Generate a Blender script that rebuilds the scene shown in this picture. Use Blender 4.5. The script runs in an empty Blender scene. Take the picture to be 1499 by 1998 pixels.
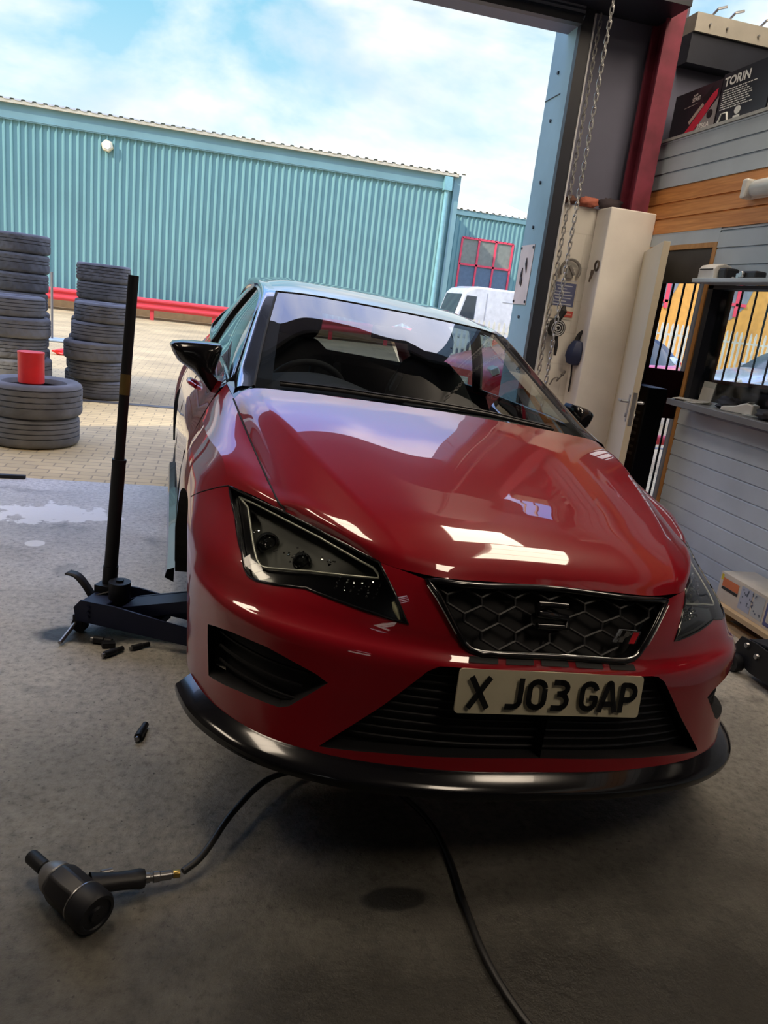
import bpy, bmesh, math, random
import numpy as np
from mathutils import Vector, Matrix, Euler
from mathutils.geometry import delaunay_2d_cdt
random.seed(7)
SC = bpy.context.scene
COL = SC.collection
PI = math.pi

# ------------------------------------------------------------------ camera, world, sun, exposure
CAM_PITCH, CAM_ROLL, CAM_YAW, CAM_F, CAM_H = .27283562, .12259583, .24146191, 1452.8, 1.407
def camera():
    p, r, w = CAM_PITCH, CAM_ROLL, CAM_YAW
    f = Vector((math.sin(w)*math.cos(p), math.cos(w)*math.cos(p), -math.sin(p)))
    r0 = Vector((math.cos(w), -math.sin(w), 0)); u0 = r0.cross(f)
    right = r0*math.cos(r) + u0*math.sin(r); up = u0*math.cos(r) - r0*math.sin(r)
    m = Matrix((right, up, -f)).transposed().to_4x4(); m.translation = (0, 0, CAM_H)
    c = bpy.data.cameras.new('camera'); o = bpy.data.objects.new('camera', c); COL.objects.link(o)
    o.matrix_world = m; c.sensor_fit = 'VERTICAL'; c.sensor_height = 36; c.lens = CAM_F*36/1998
    c.clip_start = .05; c.clip_end = 500; SC.camera = o
camera()
SC.view_settings.view_transform = 'Standard'; SC.view_settings.look = 'None'
SC.view_settings.exposure = 0.22; SC.view_settings.gamma = 1; SC.view_settings.use_curve_mapping = False
SC.cycles.use_denoising = True
SKY_STRENGTH = 3.4
SUN_STRENGTH = 3.6
SUN_DIR = Vector((.78, .36, -.52))          # the way the sunlight travels: from behind the garage out over the yard
def world():
    w = bpy.data.worlds.new('sky'); SC.world = w; w.use_nodes = True
    nt = w.node_tree; N = nt.nodes; L = nt.links; N.clear()
    out = N.new('ShaderNodeOutputWorld'); bg = N.new('ShaderNodeBackground'); bg.inputs[1].default_value = SKY_STRENGTH
    tc = N.new('ShaderNodeTexCoord'); sep = N.new('ShaderNodeSeparateXYZ'); L.new(tc.outputs['Generated'], sep.inputs[0])
    ramp = N.new('ShaderNodeValToRGB'); L.new(sep.outputs[2], ramp.inputs[0])
    e = ramp.color_ramp.elements
    e[0].position = 0.0; e[0].color = (.62, .76, .80, 1)
    e[1].position = .30; e[1].color = (.22, .50, .66, 1)
    x = ramp.color_ramp.elements.new(.75); x.color = (.20, .30, .72, 1)
    # flatten the dome so that clouds stretch towards the horizon
    mp = N.new('ShaderNodeVectorMath'); mp.operation = 'MULTIPLY'; mp.inputs[1].default_value = (1.0, 1.0, 2.1); L.new(tc.outputs['Generated'], mp.inputs[0])
    no = N.new('ShaderNodeTexNoise'); no.inputs['Scale'].default_value = 2.6; no.inputs['Detail'].default_value = 7; no.inputs['Roughness'].default_value = .55
    no.inputs['Distortion'].default_value = .25
    mp2 = N.new('ShaderNodeVectorMath'); mp2.operation = 'ADD'; mp2.inputs[1].default_value = (3.1, 1.7, .4); L.new(mp.outputs[0], mp2.inputs[0]); L.new(mp2.outputs[0], no.inputs['Vector'])
    cr = N.new('ShaderNodeValToRGB'); L.new(no.outputs[0], cr.inputs[0])
    cr.color_ramp.elements[0].position = .42; cr.color_ramp.elements[0].color = (0, 0, 0, 1)
    cr.color_ramp.elements[1].position = .60; cr.color_ramp.elements[1].color = (1, 1, 1, 1)
    no2 = N.new('ShaderNodeTexNoise'); no2.inputs['Scale'].default_value = 5; no2.inputs['Detail'].default_value = 4; L.new(mp2.outputs[0], no2.inputs['Vector'])
    cl = N.new('ShaderNodeValToRGB'); L.new(no2.outputs[0], cl.inputs[0])
    cl.color_ramp.elements[0].position = .36; cl.color_ramp.elements[0].color = (.62, .68, .74, 1)
    cl.color_ramp.elements[1].position = .56; cl.color_ramp.elements[1].color = (.86, .86, .85, 1)
    mx = N.new('ShaderNodeMix'); mx.data_type = 'RGBA'; L.new(cr.outputs[0], mx.inputs[0]); L.new(ramp.outputs[0], mx.inputs[6]); L.new(cl.outputs[0], mx.inputs[7])
    # the open sky overhead is brighter and bluer than the band above the roofs
    up = N.new('ShaderNodeValToRGB'); L.new(sep.outputs[2], up.inputs[0]); up.color_ramp.elements[0].position = .34; up.color_ramp.elements[0].color = (.36, .36, .36, 1)
    up.color_ramp.elements[1].position = .52; up.color_ramp.elements[1].color = (.80, .82, 1.0, 1)
    mu = N.new('ShaderNodeMix'); mu.data_type = 'RGBA'; mu.blend_type = 'MULTIPLY'; mu.inputs[0].default_value = 1; L.new(mx.outputs[2], mu.inputs[6]); L.new(up.outputs[0], mu.inputs[7])
    L.new(mu.outputs[2], bg.inputs[0]); L.new(bg.outputs[0], out.inputs[0])
world()
def sun():
    l = bpy.data.lights.new('sun', 'SUN'); l.energy = SUN_STRENGTH; l.angle = .02; l.color = (1, .93, .78)
    o = bpy.data.objects.new('sun', l); COL.objects.link(o); o.rotation_euler = SUN_DIR.to_track_quat('-Z', 'Y').to_euler(); o.location = (0, -10, 12)
sun()

# ------------------------------------------------------------------ materials
MATS = {}
def mat(name, col, rough=.5, metal=0.0, var=None, bump=None, coat=0.0, spec=.5, coat_ior=1.5):
    """var=(scale, amount) darkens/lightens the colour by noise; bump=(scale, strength, distance)"""
    if name in MATS: return MATS[name]
    m = bpy.data.materials.new(name); m.use_nodes = True; nt = m.node_tree; N = nt.nodes; L = nt.links
    b = N['Principled BSDF']
    b.inputs['Base Color'].default_value = (*col, 1); b.inputs['Roughness'].default_value = rough; b.inputs['Metallic'].default_value = metal
    b.inputs['Specular IOR Level'].default_value = spec
    if coat: b.inputs['Coat Weight'].default_value = coat; b.inputs['Coat Roughness'].default_value = .012; b.inputs['Coat IOR'].default_value = coat_ior
    tc = N.new('ShaderNodeTexCoord')
    if var is None: var = (6, .12)
    n = N.new('ShaderNodeTexNoise'); n.inputs['Scale'].default_value = var[0]; n.inputs['Detail'].default_value = 5; L.new(tc.outputs['Object'], n.inputs['Vector'])
    r = N.new('ShaderNodeValToRGB'); L.new(n.outputs[0], r.inputs[0])
    r.color_ramp.elements[0].position = .3; r.color_ramp.elements[1].position = .7
    r.color_ramp.elements[0].color = (*[c*(1-var[1]) for c in col], 1); r.color_ramp.elements[1].color = (*[min(1, c*(1+var[1])) for c in col], 1)
    L.new(r.outputs[0], b.inputs['Base Color'])
    if bump:
        n2 = N.new('ShaderNodeTexNoise'); n2.inputs['Scale'].default_value = bump[0]; n2.inputs['Detail'].default_value = 4; L.new(tc.outputs['Object'], n2.inputs['Vector'])
        bp = N.new('ShaderNodeBump'); bp.inputs['Strength'].default_value = bump[1]; bp.inputs['Distance'].default_value = bump[2] if len(bump) > 2 else .01
        L.new(n2.outputs[0], bp.inputs['Height']); L.new(bp.outputs[0], b.inputs['Normal'])
    MATS[name] = m
    return m
def glass_mat(name, tint, ior=1.5, rough=0.0, boost=1.0, dirt=0.0):
    m = bpy.data.materials.new(name); m.use_nodes = True; nt = m.node_tree; N = nt.nodes; L = nt.links; N.clear()
    out = N.new('ShaderNodeOutputMaterial'); tr = N.new('ShaderNodeBsdfTransparent'); tr.inputs[0].default_value = (*tint, 1)
    gl = N.new('ShaderNodeBsdfGlossy'); gl.inputs['Roughness'].default_value = rough; gl.inputs[0].default_value = (1, 1, 1, 1)
    fr = N.new('ShaderNodeFresnel'); ge = N.new('ShaderNodeNewGeometry'); mi = N.new('ShaderNodeMix'); mi.inputs[2].default_value = ior; mi.inputs[3].default_value = 1/ior
    L.new(ge.outputs['Backfacing'], mi.inputs[0]); L.new(mi.outputs[0], fr.inputs[0])       # thin pane: the same reflection from both sides
    mu = N.new('ShaderNodeMath'); mu.operation = 'MULTIPLY'; mu.inputs[1].default_value = boost; mu.use_clamp = True; L.new(fr.outputs[0], mu.inputs[0])
    mx = N.new('ShaderNodeMixShader'); L.new(mu.outputs[0], mx.inputs[0]); L.new(tr.outputs[0], mx.inputs[1]); L.new(gl.outputs[0], mx.inputs[2])
    last = mx
    if dirt:
        tc = N.new('ShaderNodeTexCoord'); n = N.new('ShaderNodeTexNoise'); n.inputs['Scale'].default_value = 9; n.inputs['Detail'].default_value = 8; L.new(tc.outputs['Object'], n.inputs['Vector'])
        r = N.new('ShaderNodeValToRGB'); L.new(n.outputs[0], r.inputs[0]); r.color_ramp.elements[0].position = .5; r.color_ramp.elements[1].position = .8
        r.color_ramp.elements[1].color = (dirt, dirt, dirt, 1)
        df = N.new('ShaderNodeBsdfDiffuse'); df.inputs[0].default_value = (.5, .5, .5, 1)
        m2 = N.new('ShaderNodeMixShader'); L.new(r.outputs[0], m2.inputs[0]); L.new(mx.outputs[0], m2.inputs[1]); L.new(df.outputs[0], m2.inputs[2]); last = m2
    L.new(last.outputs[0], out.inputs[0]); MATS[name] = m
    return m
def lin(r, g, b):
    return tuple(((c/255)/12.92 if c/255 <= .04045 else ((c/255+.055)/1.055)**2.4) for c in (r, g, b))

# ------------------------------------------------------------------ mesh helpers
class MB:
    def __init__(s): s.v = []; s.f = []
    def add(s, vs, fs):
        n = len(s.v); s.v += [tuple(map(float, p)) for p in vs]; s.f += [tuple(i+n for i in f) for f in fs]; return s
    def box(s, c, d, rot=None):
        x, y, z = d[0]/2, d[1]/2, d[2]/2
        P = [Vector((a*x, b*y, e*z)) for a in (-1, 1) for b in (-1, 1) for e in (-1, 1)]
        if rot is not None:
            R = rot if isinstance(rot, Matrix) else Euler(rot).to_matrix(); P = [R @ p for p in P]
        return s.add([p + Vector(c) for p in P], [(0, 1, 3, 2), (4, 6, 7, 5), (0, 4, 5, 1), (2, 3, 7, 6), (0, 2, 6, 4), (1, 5, 7, 3)])
    def bb(s, x0, x1, y0, y1, z0, z1):
        return s.box(((x0+x1)/2, (y0+y1)/2, (z0+z1)/2), (x1-x0, y1-y0, z1-z0))
    def cyl(s, a, b, r0, r1=None, n=16, cap=True):
        r1 = r0 if r1 is None else r1
        a = Vector(a); b = Vector(b); d = (b-a).normalized(); q = d.orthogonal().normalized(); t = d.cross(q)
        P = []; F = []
        for c, r in ((a, r0), (b, r1)):
            for i in range(n):
                an = 2*PI*i/n; P.append(c + (q*math.cos(an) + t*math.sin(an))*r)
        for i in range(n):
            j = (i+1) % n; F.append((i, j, n+j, n+i))
        if cap: F.append(tuple(range(n-1, -1, -1))); F.append(tuple(range(n, 2*n)))
        return s.add(P, F)
    def tube(s, pts, r, n=8, closed=False, cap=True):
        pts = [Vector(p) for p in pts]; m = len(pts); P = []; F = []
        T = []
        for i in range(m):
            a = pts[(i-1) % m] if (closed or i > 0) else pts[i]; b = pts[(i+1) % m] if (closed or i < m-1) else pts[i]
            d = (b-a); T.append(d.normalized() if d.length > 1e-9 else Vector((0, 0, 1)))
        q = T[0].orthogonal().normalized()
        for i in range(m):
            q = (q - T[i]*q.dot(T[i])); q = q.normalized() if q.length > 1e-6 else T[i].orthogonal().normalized()
            t = T[i].cross(q); rr = r[i] if isinstance(r, (list, tuple)) else r
            for k in range(n):
                an = 2*PI*k/n; P.append(pts[i] + (q*math.cos(an) + t*math.sin(an))*rr)
        for i in range(m if closed else m-1):
            for k in range(n):
                j = (i+1) % m; l = (k+1) % n; F.append((i*n+k, i*n+l, j*n+l, j*n+k))
        if cap and not closed: F.append(tuple(range(n-1, -1, -1))); F.append(tuple((m-1)*n+k for k in range(n)))
        return s.add(P, F)
    def lathe(s, prof, c=(0, 0, 0), ax=(0, 0, 1), n=32, closed=False, fn=None):
        """prof = (radius, height) pairs about ax"""
        ax = Vector(ax).normalized(); q = ax.orthogonal().normalized(); t = ax.cross(q); c = Vector(c); P = []; F = []; m = len(prof)
        for i in range(n):
            an = 2*PI*i/n; dv = q*math.cos(an) + t*math.sin(an)
            for k, (r, h) in enumerate(prof):
                if fn: r = fn(i, k, r)
                P.append(c + dv*r + ax*h)
        for i in range(n):
            j = (i+1) % n
            for k in range(m if closed else m-1):
                l = (k+1) % m; F.append((i*m+k, j*m+k, j*m+l, i*m+l))
        return s.add(P, F)
    def grid(s, A, flip=False):
        A = np.asarray(A); a, b = A.shape[:2]
        F = []
        for i in range(a-1):
            for j in range(b-1):
                q = (i*b+j, i*b+j+1, (i+1)*b+j+1, (i+1)*b+j); F.append(q[::-1] if flip else q)
        return s.add(A.reshape(-1, 3), F)
    def prism(s, poly, o, ex, ey, ez, depth):
        """2D poly in (ex, ey) at o, extruded by depth along ez"""
        o = Vector(o); ex = Vector(ex); ey = Vector(ey); ez = Vector(ez); n = len(poly)
        P = [o + ex*a + ey*b for a, b in poly] + [o + ex*a + ey*b + ez*depth for a, b in poly]
        F = [tuple(range(n-1, -1, -1)), tuple(range(n, 2*n))] + [(i, (i+1) % n, n+(i+1) % n, n+i) for i in range(n)]
        return s.add(P, F)
    def build(s, name, m, parent=None, smooth=None, bevel=0, solid=0, sub=0, dbl=0):
        me = bpy.data.meshes.new(name); me.from_pydata(s.v, [], s.f); me.materials.append(m if not isinstance(m, str) else MATS[m])
        if dbl or smooth is not None or bevel:
            bm = bmesh.new(); bm.from_mesh(me)
            if dbl: bmesh.ops.remove_doubles(bm, verts=bm.verts, dist=dbl)
            bmesh.ops.recalc_face_normals(bm, faces=bm.faces); bm.to_mesh(me); bm.free()
        if smooth is not None:
            for p in me.polygons: p.use_smooth = True
            me.set_sharp_from_angle(angle=math.radians(smooth))
        o = bpy.data.objects.new(name, me); COL.objects.link(o)
        if parent is not None: o.parent = parent
        if bevel:
            b = o.modifiers.new('bevel', 'BEVEL'); b.width = bevel; b.segments = 2; b.limit_method = 'ANGLE'
        if solid:
            b = o.modifiers.new('solid', 'SOLIDIFY'); b.thickness = solid; b.offset = -1
        if sub:
            b = o.modifiers.new('sub', 'SUBSURF'); b.levels = sub; b.render_levels = sub
        return o
def tag(o, label, cat, group=None):
    o['label'] = label; o['category'] = cat
    if group: o['group'] = group
    return o
def thing(name, label, cat, loc=(0, 0, 0), rot=(0, 0, 0), group=None):
    o = bpy.data.objects.new(name, None); COL.objects.link(o); o.empty_display_size = .1
    o.location = loc; o.rotation_euler = rot; tag(o, label, cat, group); return o
def struct(o): o['kind'] = 'structure'; return o
def dup(root, loc=None, rot=None, label=None):
    def cp(o, par):
        c = o.copy(); COL.objects.link(c)
        if par is not None: c.parent = par
        for ch in list(o.children): cp(ch, c)
        return c
    r = cp(root, None)
    if loc is not None: r.location = loc
    if rot is not None: r.rotation_euler = rot
    if label: r['label'] = label
    return r
def spline(P, n, closed=False):
    """Catmull-Rom through P, n samples"""
    P = np.asarray(P, float); m = len(P)
    d = np.linalg.norm(np.diff(P, axis=0), axis=1); t = np.r_[0, np.cumsum(np.sqrt(d+1e-9))]; t /= t[-1]
    tt = np.linspace(0, 1, n); s = np.diff(P, axis=0)/np.diff(t)[:, None]; h = np.diff(t)
    M = np.empty_like(P); M[0] = s[0]; M[-1] = s[-1]
    if m > 2: M[1:-1] = (s[:-1]*h[1:, None] + s[1:]*h[:-1, None])/(h[1:]+h[:-1])[:, None]
    i = np.clip(np.searchsorted(t, tt, side='right')-1, 0, m-2); u = ((tt-t[i])/h[i])[:, None]; hh = h[i][:, None]
    return (2*u**3-3*u*u+1)*P[i] + (u**3-2*u*u+u)*hh*M[i] + (3*u*u-2*u**3)*P[i+1] + (u**3-u*u)*hh*M[i+1]
def loft(curves, n, m):
    """curves: list of point lists -> smooth grid (m along the curves list, n along each curve)"""
    C = np.stack([spline(c, n) for c in curves])
    return np.stack([spline(C[:, j], m) for j in range(n)], axis=1)
def poly_inside(p, poly):
    x, y = p; c = False; n = len(poly)
    for i in range(n):
        x0, y0 = poly[i]; x1, y1 = poly[i-1]
        if (y0 > y) != (y1 > y) and x < (x1-x0)*(y-y0)/(y1-y0)+x0: c = not c
    return c
def resample(poly, h):
    out = []
    for i in range(len(poly)):
        a = np.array(poly[i], float); b = np.array(poly[(i+1) % len(poly)], float); k = max(1, int(np.ceil(np.linalg.norm(b-a)/h)))
        out += [tuple(a+(b-a)*j/k) for j in range(k)]
    return out
def cdt_panel(poly, h, holes=()):
    """triangulate a 2D polygon with holes, inner points on a regular grid -> (pts Nx2, tris)"""
    loops = [resample(poly, h)] + [resample(q, h) for q in holes]
    V = []; E = []
    for l in loops:
        n = len(V); V += l; E += [(n+i, n+(i+1) % len(l)) for i in range(len(l))]
    B = np.array(V); x0, y0 = B.min(0); x1, y1 = B.max(0)
    for r, y in enumerate(np.arange(y0+h/2, y1, h*.87)):
        for x in np.arange(x0+(h/2 if r % 2 else h), x1, h):
            if ((B-(x, y))**2).sum(1).min() < (.55*h)**2: continue
            if poly_inside((x, y), loops[0]) and not any(poly_inside((x, y), q) for q in loops[1:]): V.append((x, y))
    r = delaunay_2d_cdt([Vector(v) for v in V], E, [], 0, 1e-7)
    P = np.array([tuple(v) for v in r[0]]); T = []
    for f in r[2]:
        c = P[list(f)].mean(0)
        if poly_inside(c, loops[0]) and not any(poly_inside(c, q) for q in loops[1:]): T.append(tuple(f))
    return P, T
_sz = {}
def text(mb, s, o, ex, ey, size, depth=.0, ez=None, bold=0.0, squeeze=1.0, center=False):
    """letters of the built-in font as mesh, baseline start at o, along ex, up ey"""
    cu = bpy.data.curves.new('t', 'FONT'); cu.body = s; cu.size = 1; cu.offset = bold; cu.resolution_u = 3
    ob = bpy.data.objects.new('t', cu); COL.objects.link(ob); bpy.context.view_layer.update()
    me = ob.to_mesh(); V = [v.co.copy() for v in me.vertices]; F = [tuple(p.vertices) for p in me.polygons]
    ob.to_mesh_clear(); bpy.data.objects.remove(ob); bpy.data.curves.remove(cu)
    if not V: return 0
    w = max(v.x for v in V); k = size/.70; o = Vector(o); ex = Vector(ex); ey = Vector(ey)
    if center: o = o - ex*(w*k*squeeze/2)
    mb.add([o + ex*(v.x*k*squeeze) + ey*(v.y*k) for v in V], F)
    return w*k*squeeze
US=[0,.30,.55,.71,.84,.97,1.18,1.45,2.18,3.18,4.08,4.60,4.85,5.55]
_R=[(.90,1.6),(.903,2.6),(.896,3.5),(.88,4.0),(.74,4.2),(0,4.28)]
LV=[(.20,[(0,-.03),(.30,-.015),(.55,.05),(.69,.135),(.775,.24),(.825,.36),(.858,.60),(.872,.87),(.875,1.6),(.875,2.6),(.87,3.5),(.85,4.0),(.72,4.19),(0,4.26)]),
(.285,[(0,-.01),(.30,.004),(.556,.07),(.695,.155),(.785,.27),(.836,.395),(.868,.60),(.885,.87),(.882,1.6),(.882,2.6),(.878,3.5),(.86,4.0),(.73,4.2),(0,4.27)]),
(.45,[(0,.006),(.31,.016),(.555,.095),(.70,.185),(.795,.30),(.848,.43),(.882,.62),(.90,.87),(.897,1.6),(.9,2.6),(.893,3.5),(.875,4.0),(.74,4.2),(0,4.28)]),
(.52,[(0,.016),(.31,.024),(.555,.105),(.70,.19),(.797,.30),(.85,.43),(.885,.62),(.902,.87)]+_R),
(.56,[(0,.05),(.30,.055),(.55,.145),(.70,.235),(.79,.345),(.845,.46),(.884,.63),(.903,.87)]+_R),
(.60,[(0,.075),(.30,.066),(.545,.165),(.69,.262),(.782,.368),(.838,.478),(.882,.635),(.903,.87)]+_R),
(.72,[(0,.14),(.30,.118),(.50,.225),(.62,.365),(.71,.48),(.775,.57),(.84,.70),(.885,.88),(.893,1.6),(.893,2.6),(.885,3.5),(.865,4.0),(.72,4.15),(0,4.22)]),
(.80,[(0,.22),(.30,.20),(.47,.31),(.58,.45),(.67,.555),(.735,.625),(.80,.72),(.845,.89),(.868,1.6),(.868,2.6),(.86,3.5),(.84,3.98),(.70,4.1),(0,4.17)]),
(.84,[(0,.25),(.30,.23),(.45,.34),(.56,.48),(.645,.585),(.71,.65),(.775,.74),(.828,.90),(.851,1.6),(.851,2.6),(.845,3.5),(.82,3.97),(.69,4.07),(0,4.14)]),
(.93,[(0,.3),(.30,.28),(.42,.39),(.52,.52),(.60,.62),(.66,.69),(.72,.78),(.785,.92),(.81,1.6),(.815,2.6),(.80,3.5),(.77,3.93),(.66,4.02),(0,4.08)]),
(1.03,[(0,.33),(.28,.31),(.39,.42),(.48,.55),(.55,.65),(.61,.72),(.66,.80),(.74,.95),(.765,1.6),(.77,2.6),(.745,3.5),(.70,3.88),(.61,3.97),(0,4.02)])]
_Z=np.array([l[0] for l in LV]); _P=np.array([l[1] for l in LV],float); _U=np.array(US)
def _tan(t,y,pchip):
    d=np.diff(y,axis=0)/np.diff(t).reshape(-1,*[1]*(y.ndim-1)); h=np.diff(t).reshape(-1,*[1]*(y.ndim-1))
    m=np.empty_like(y); m[0]=d[0]; m[-1]=d[-1]
    m[1:-1]=(d[:-1]*h[1:]+d[1:]*h[:-1])/(h[1:]+h[:-1])
    if pchip:
        s=d[:-1]*d[1:]>0; hm=2*d[:-1]*d[1:]/np.where(s,d[:-1]+d[1:],1)
        m[1:-1]=np.where(s,hm,0)
    return m
_MZ=_tan(_Z,_P,True)
def _herm(s,h,a,b,ma,mb):
    return (2*s**3-3*s*s+1)*a+(s**3-2*s*s+s)*h*ma+(3*s*s-2*s**3)*b+(s**3-s*s)*h*mb
def S(u,z):
    u=np.atleast_1d(np.asarray(u,float)); z=np.atleast_1d(np.asarray(z,float))
    zc=np.clip(z,_Z[0],_Z[-1]); i=np.clip(np.searchsorted(_Z,zc)-1,0,len(_Z)-2)
    h=(_Z[i+1]-_Z[i]); s=(zc-_Z[i])/h
    Q=_herm(s[:,None,None],h[:,None,None],_P[i],_P[i+1],_MZ[i],_MZ[i+1])  # n,k,2
    MQ=np.stack([_tan(_U,q,False) for q in Q]); MQ[:,0,1]=0; MQ[:,-1,1]=0
    uc=np.clip(u,0,_U[-1]); j=np.clip(np.searchsorted(_U,uc)-1,0,len(_U)-2); n=np.arange(len(u))
    h=(_U[j+1]-_U[j]); s=(uc-_U[j])/h
    r=_herm(s[:,None],h[:,None],Q[n,j],Q[n,j+1],MQ[n,j],MQ[n,j+1])
    return np.c_[r,z]

# ------------------------------------------------------------------ the red car (own frame: x across, y from nose to tail, z up)
def paint(name, col, rough=.32):
    m = mat(name, col, rough, 0.0, var=(3, .03), coat=1.0, spec=.15, coat_ior=1.75); return m
paint('red_paint', (.28, .004, .0125))
mat('black_gloss', (.006, .006, .008), .14, coat=.3)
mat('black_paint', (.008, .008, .011), .2, coat=1.0, coat_ior=2.2)
mat('black_plastic', (.010, .010, .013), .45, bump=(180, .15, .002))
mat('black_void', (.004, .004, .006), .7)
mat('black_cloth', (.012, .012, .014), .75)
mat('chrome', (.75, .75, .76), .12, 1.0)
mat('silver_trim', (.55, .56, .57), .28, .9)
mat('smoked_housing', (.055, .058, .052), .35)
mat('plate_cream', (.62, .57, .42), .45, var=(20, .04))
mat('plate_black', (.004, .004, .005), .5)
mat('rubber', (.030, .030, .031), .75, var=(14, .35), bump=(90, .3, .004))
mat('badge_red', (.5, .01, .02), .3)
mat('dash_grey', (.045, .05, .06), .6)
glass_mat('windscreen_glass', (.62, .68, .72), 1.55, boost=1.2)
glass_mat('side_glass', (.55, .66, .64), 1.5, boost=1.3)
glass_mat('lens_glass', (.80, .82, .80), 1.45, boost=.9)

car = thing('hatchback_car', 'bright red hatchback with a black front splitter, raised on a trolley jack in the doorway', 'car')
CAR_T = Vector((.82862, 1.50133, .05324)); CAR_R = (-.01488, .07055, .05667)     # pitch, roll, yaw
car.matrix_world = Matrix.Translation(CAR_T) @ (Matrix.Rotation(CAR_R[2], 4, 'Z') @ Matrix.Rotation(CAR_R[1], 4, 'Y') @ Matrix.Rotation(CAR_R[0], 4, 'X'))
CARM = car.matrix_world.copy()

def Sn(u, z, e=1e-3):
    u = np.asarray(u, float); z = np.asarray(z, float)
    a = S(u+e, z)-S(np.maximum(u-e, 0), z); b = S(u, z+e)-S(u, z-e)
    # symmetric at the centre line
    c = u < e; a[c] = (1, 0, 0)
    n = np.cross(b, a); n /= np.linalg.norm(n, axis=1)[:, None]+1e-12
    return -n
def So(u, z, off):
    u = np.atleast_1d(np.asarray(u, float)); z = np.atleast_1d(np.asarray(z, float))
    return S(u, z) + Sn(u, z)*off
if (Sn([.3], [.45])[0][1] > 0): _f = Sn; Sn = lambda u, z, e=1e-3: -_f(u, z, e)
def body_panel(name, poly, m, h=.03, holes=(), off=0.0, side=None, parent=None, solid=.0):
    """panel of the body skin over a polygon in (u, z); side None mirrors it across the centre line in one mesh"""
    P, T = cdt_panel(poly, h, holes); u, z = P[:, 0], P[:, 1]
    Q = So(u, z, off) if off else S(u, z); N = Sn(u, z)
    n = len(Q); V = []; F = []; NN = []
    fc = np.array([np.dot(np.cross(Q[t[1]]-Q[t[0]], Q[t[2]]-Q[t[0]]), N[t[0]]) for t in T]); T = [t if c > 0 else t[::-1] for t, c in zip(T, fc)]
    mir = np.array([-1, 1, 1])
    if side in (None, 1): V += list(Q); NN += list(N); F += T
    if side in (None, -1):
        k = len(V); V += list(Q*mir); NN += list(N*mir); F += [tuple(k+i for i in t[::-1]) for t in T]
    me = bpy.data.meshes.new(name); me.from_pydata([tuple(map(float, p)) for p in V], [], F); me.materials.append(MATS[m])
    for p in me.polygons: p.use_smooth = True
    me.normals_split_custom_set_from_vertices([tuple(map(float, q)) for q in NN])
    o = bpy.data.objects.new(name, me); COL.objects.link(o); o.parent = parent or car
    return o
def uz(pts, off=0.0):
    a = np.array(pts, float); return So(a[:, 0], a[:, 1], off) if off else S(a[:, 0], a[:, 1])
MIR = np.array([-1, 1, 1])
def rim(mb, pts3, d, closed=True, mirror=True):
    """walls of a recess: from the edge points back by vector d"""
    for sg in ((1, -1) if mirror else (1,)):
        A = np.array(pts3)*[sg, 1, 1]; B = A+np.array(d)*[sg, 1, 1]
        if closed: A = np.r_[A, A[:1]]; B = np.r_[B, B[:1]]
        mb.grid(np.stack([A, B]))
# --- outlines in (u, z)
HL = [(1.058, .753), (.934, .694), (.860, .652), (.831, .637), (.805, .614), (.785, .603), (.758, .600), (.703, .607), (.632, .619), (.501, .608), (.385, .599), (.43, .662), (.489, .716)]
HL_TOP = [(.489, .716), (.58, .728), (.67, .737), (.774, .744), (.92, .750), (1.058, .753)]
GR = [(.352, .702), (.325, .678), (.30, .645), (.272, .605), (.248, .572), (.232, .560), (.20, .553)]
FOG = [(.905, .445), (.900, .41), (.892, .36), (.886, .319), (.82, .328), (.763, .337), (.70, .341), (.656, .342), (.632, .353), (.59, .393), (.549, .433), (.58, .447), (.614, .456), (.66, .467), (.706, .475), (.76, .474), (.809, .470), (.86, .459)]
INT = [(.28, .525), (.30, .523), (.326, .508), (.414, .41), (.55, .277), (.40, .289), (.216, .297), (0, .299)]
ARCH_C = (1.45, .30); ARCH_R = .365
def arc(c, r, a0, a1, n): return [(c[0]+r*math.cos(a), c[1]+r*math.sin(a)) for a in np.linspace(math.radians(a0), math.radians(a1), n)]
JOINT = [(1.335, .672), (1.25, .700), (1.177, .722), (1.11, .742)]
bumper_poly = [(0, .262), (.3, .262), (.57, .262), (.85, .262), (1.087, .262)] + arc(ARCH_C, ARCH_R, 186, 108.5, 14) + JOINT + HL[:-1] + [(.489, .716)] + [(.43, .712), (.39, .708)] + GR + [(0, .551), (0, .527)] + INT
bumper = body_panel('front_bumper', bumper_poly, 'red_paint', .022, [FOG]); bumper['label'] = 'red front bumper'
# recess walls and dark backs
mb = MB(); rim(mb, uz(resample(FOG, .03)), (-.02, .07, 0))
rim(mb, uz(resample(INT+[(0, .527)], .03)[:-1]), (0, .14, 0), closed=False)
mb.build('recess_wall', 'black_void', car)
ib = [(0, .527), (.28, .525), (.30, .523), (.326, .508), (.414, .41), (.55, .277), (.40, .289), (.216, .297), (0, .299)]
def inset_panel(name, poly, off, m, parent=None): return body_panel(name, poly, m, .03, off=off, parent=parent)
low = inset_panel('lower_intake', ib, -.045, 'black_void')
mb = MB()
for i in range(9):
    z = .315+i*.022; w = .53-(z-.28)*.98
    for sg in (1, -1): mb.tube(uz([(u, z) for u in np.linspace(0, w, 10)], -.035)*[sg, 1, 1], .0035, 5)
mb.build('intake_slat', 'black_plastic', low)
for sg in (1, -1):
  fogb = body_panel('corner_intake', FOG, 'black_void', .03, off=-.05, side=sg)
  mb = MB()
  for z in (.36, .395, .43): mb.tube(uz([(u, z+.012*(.9-u)) for u in np.linspace(.60+(.44-z)*.3, .885, 8)], -.03)*[sg, 1, 1], .004, 5)
  mb.build('intake_slat', 'black_void', fogb)
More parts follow.
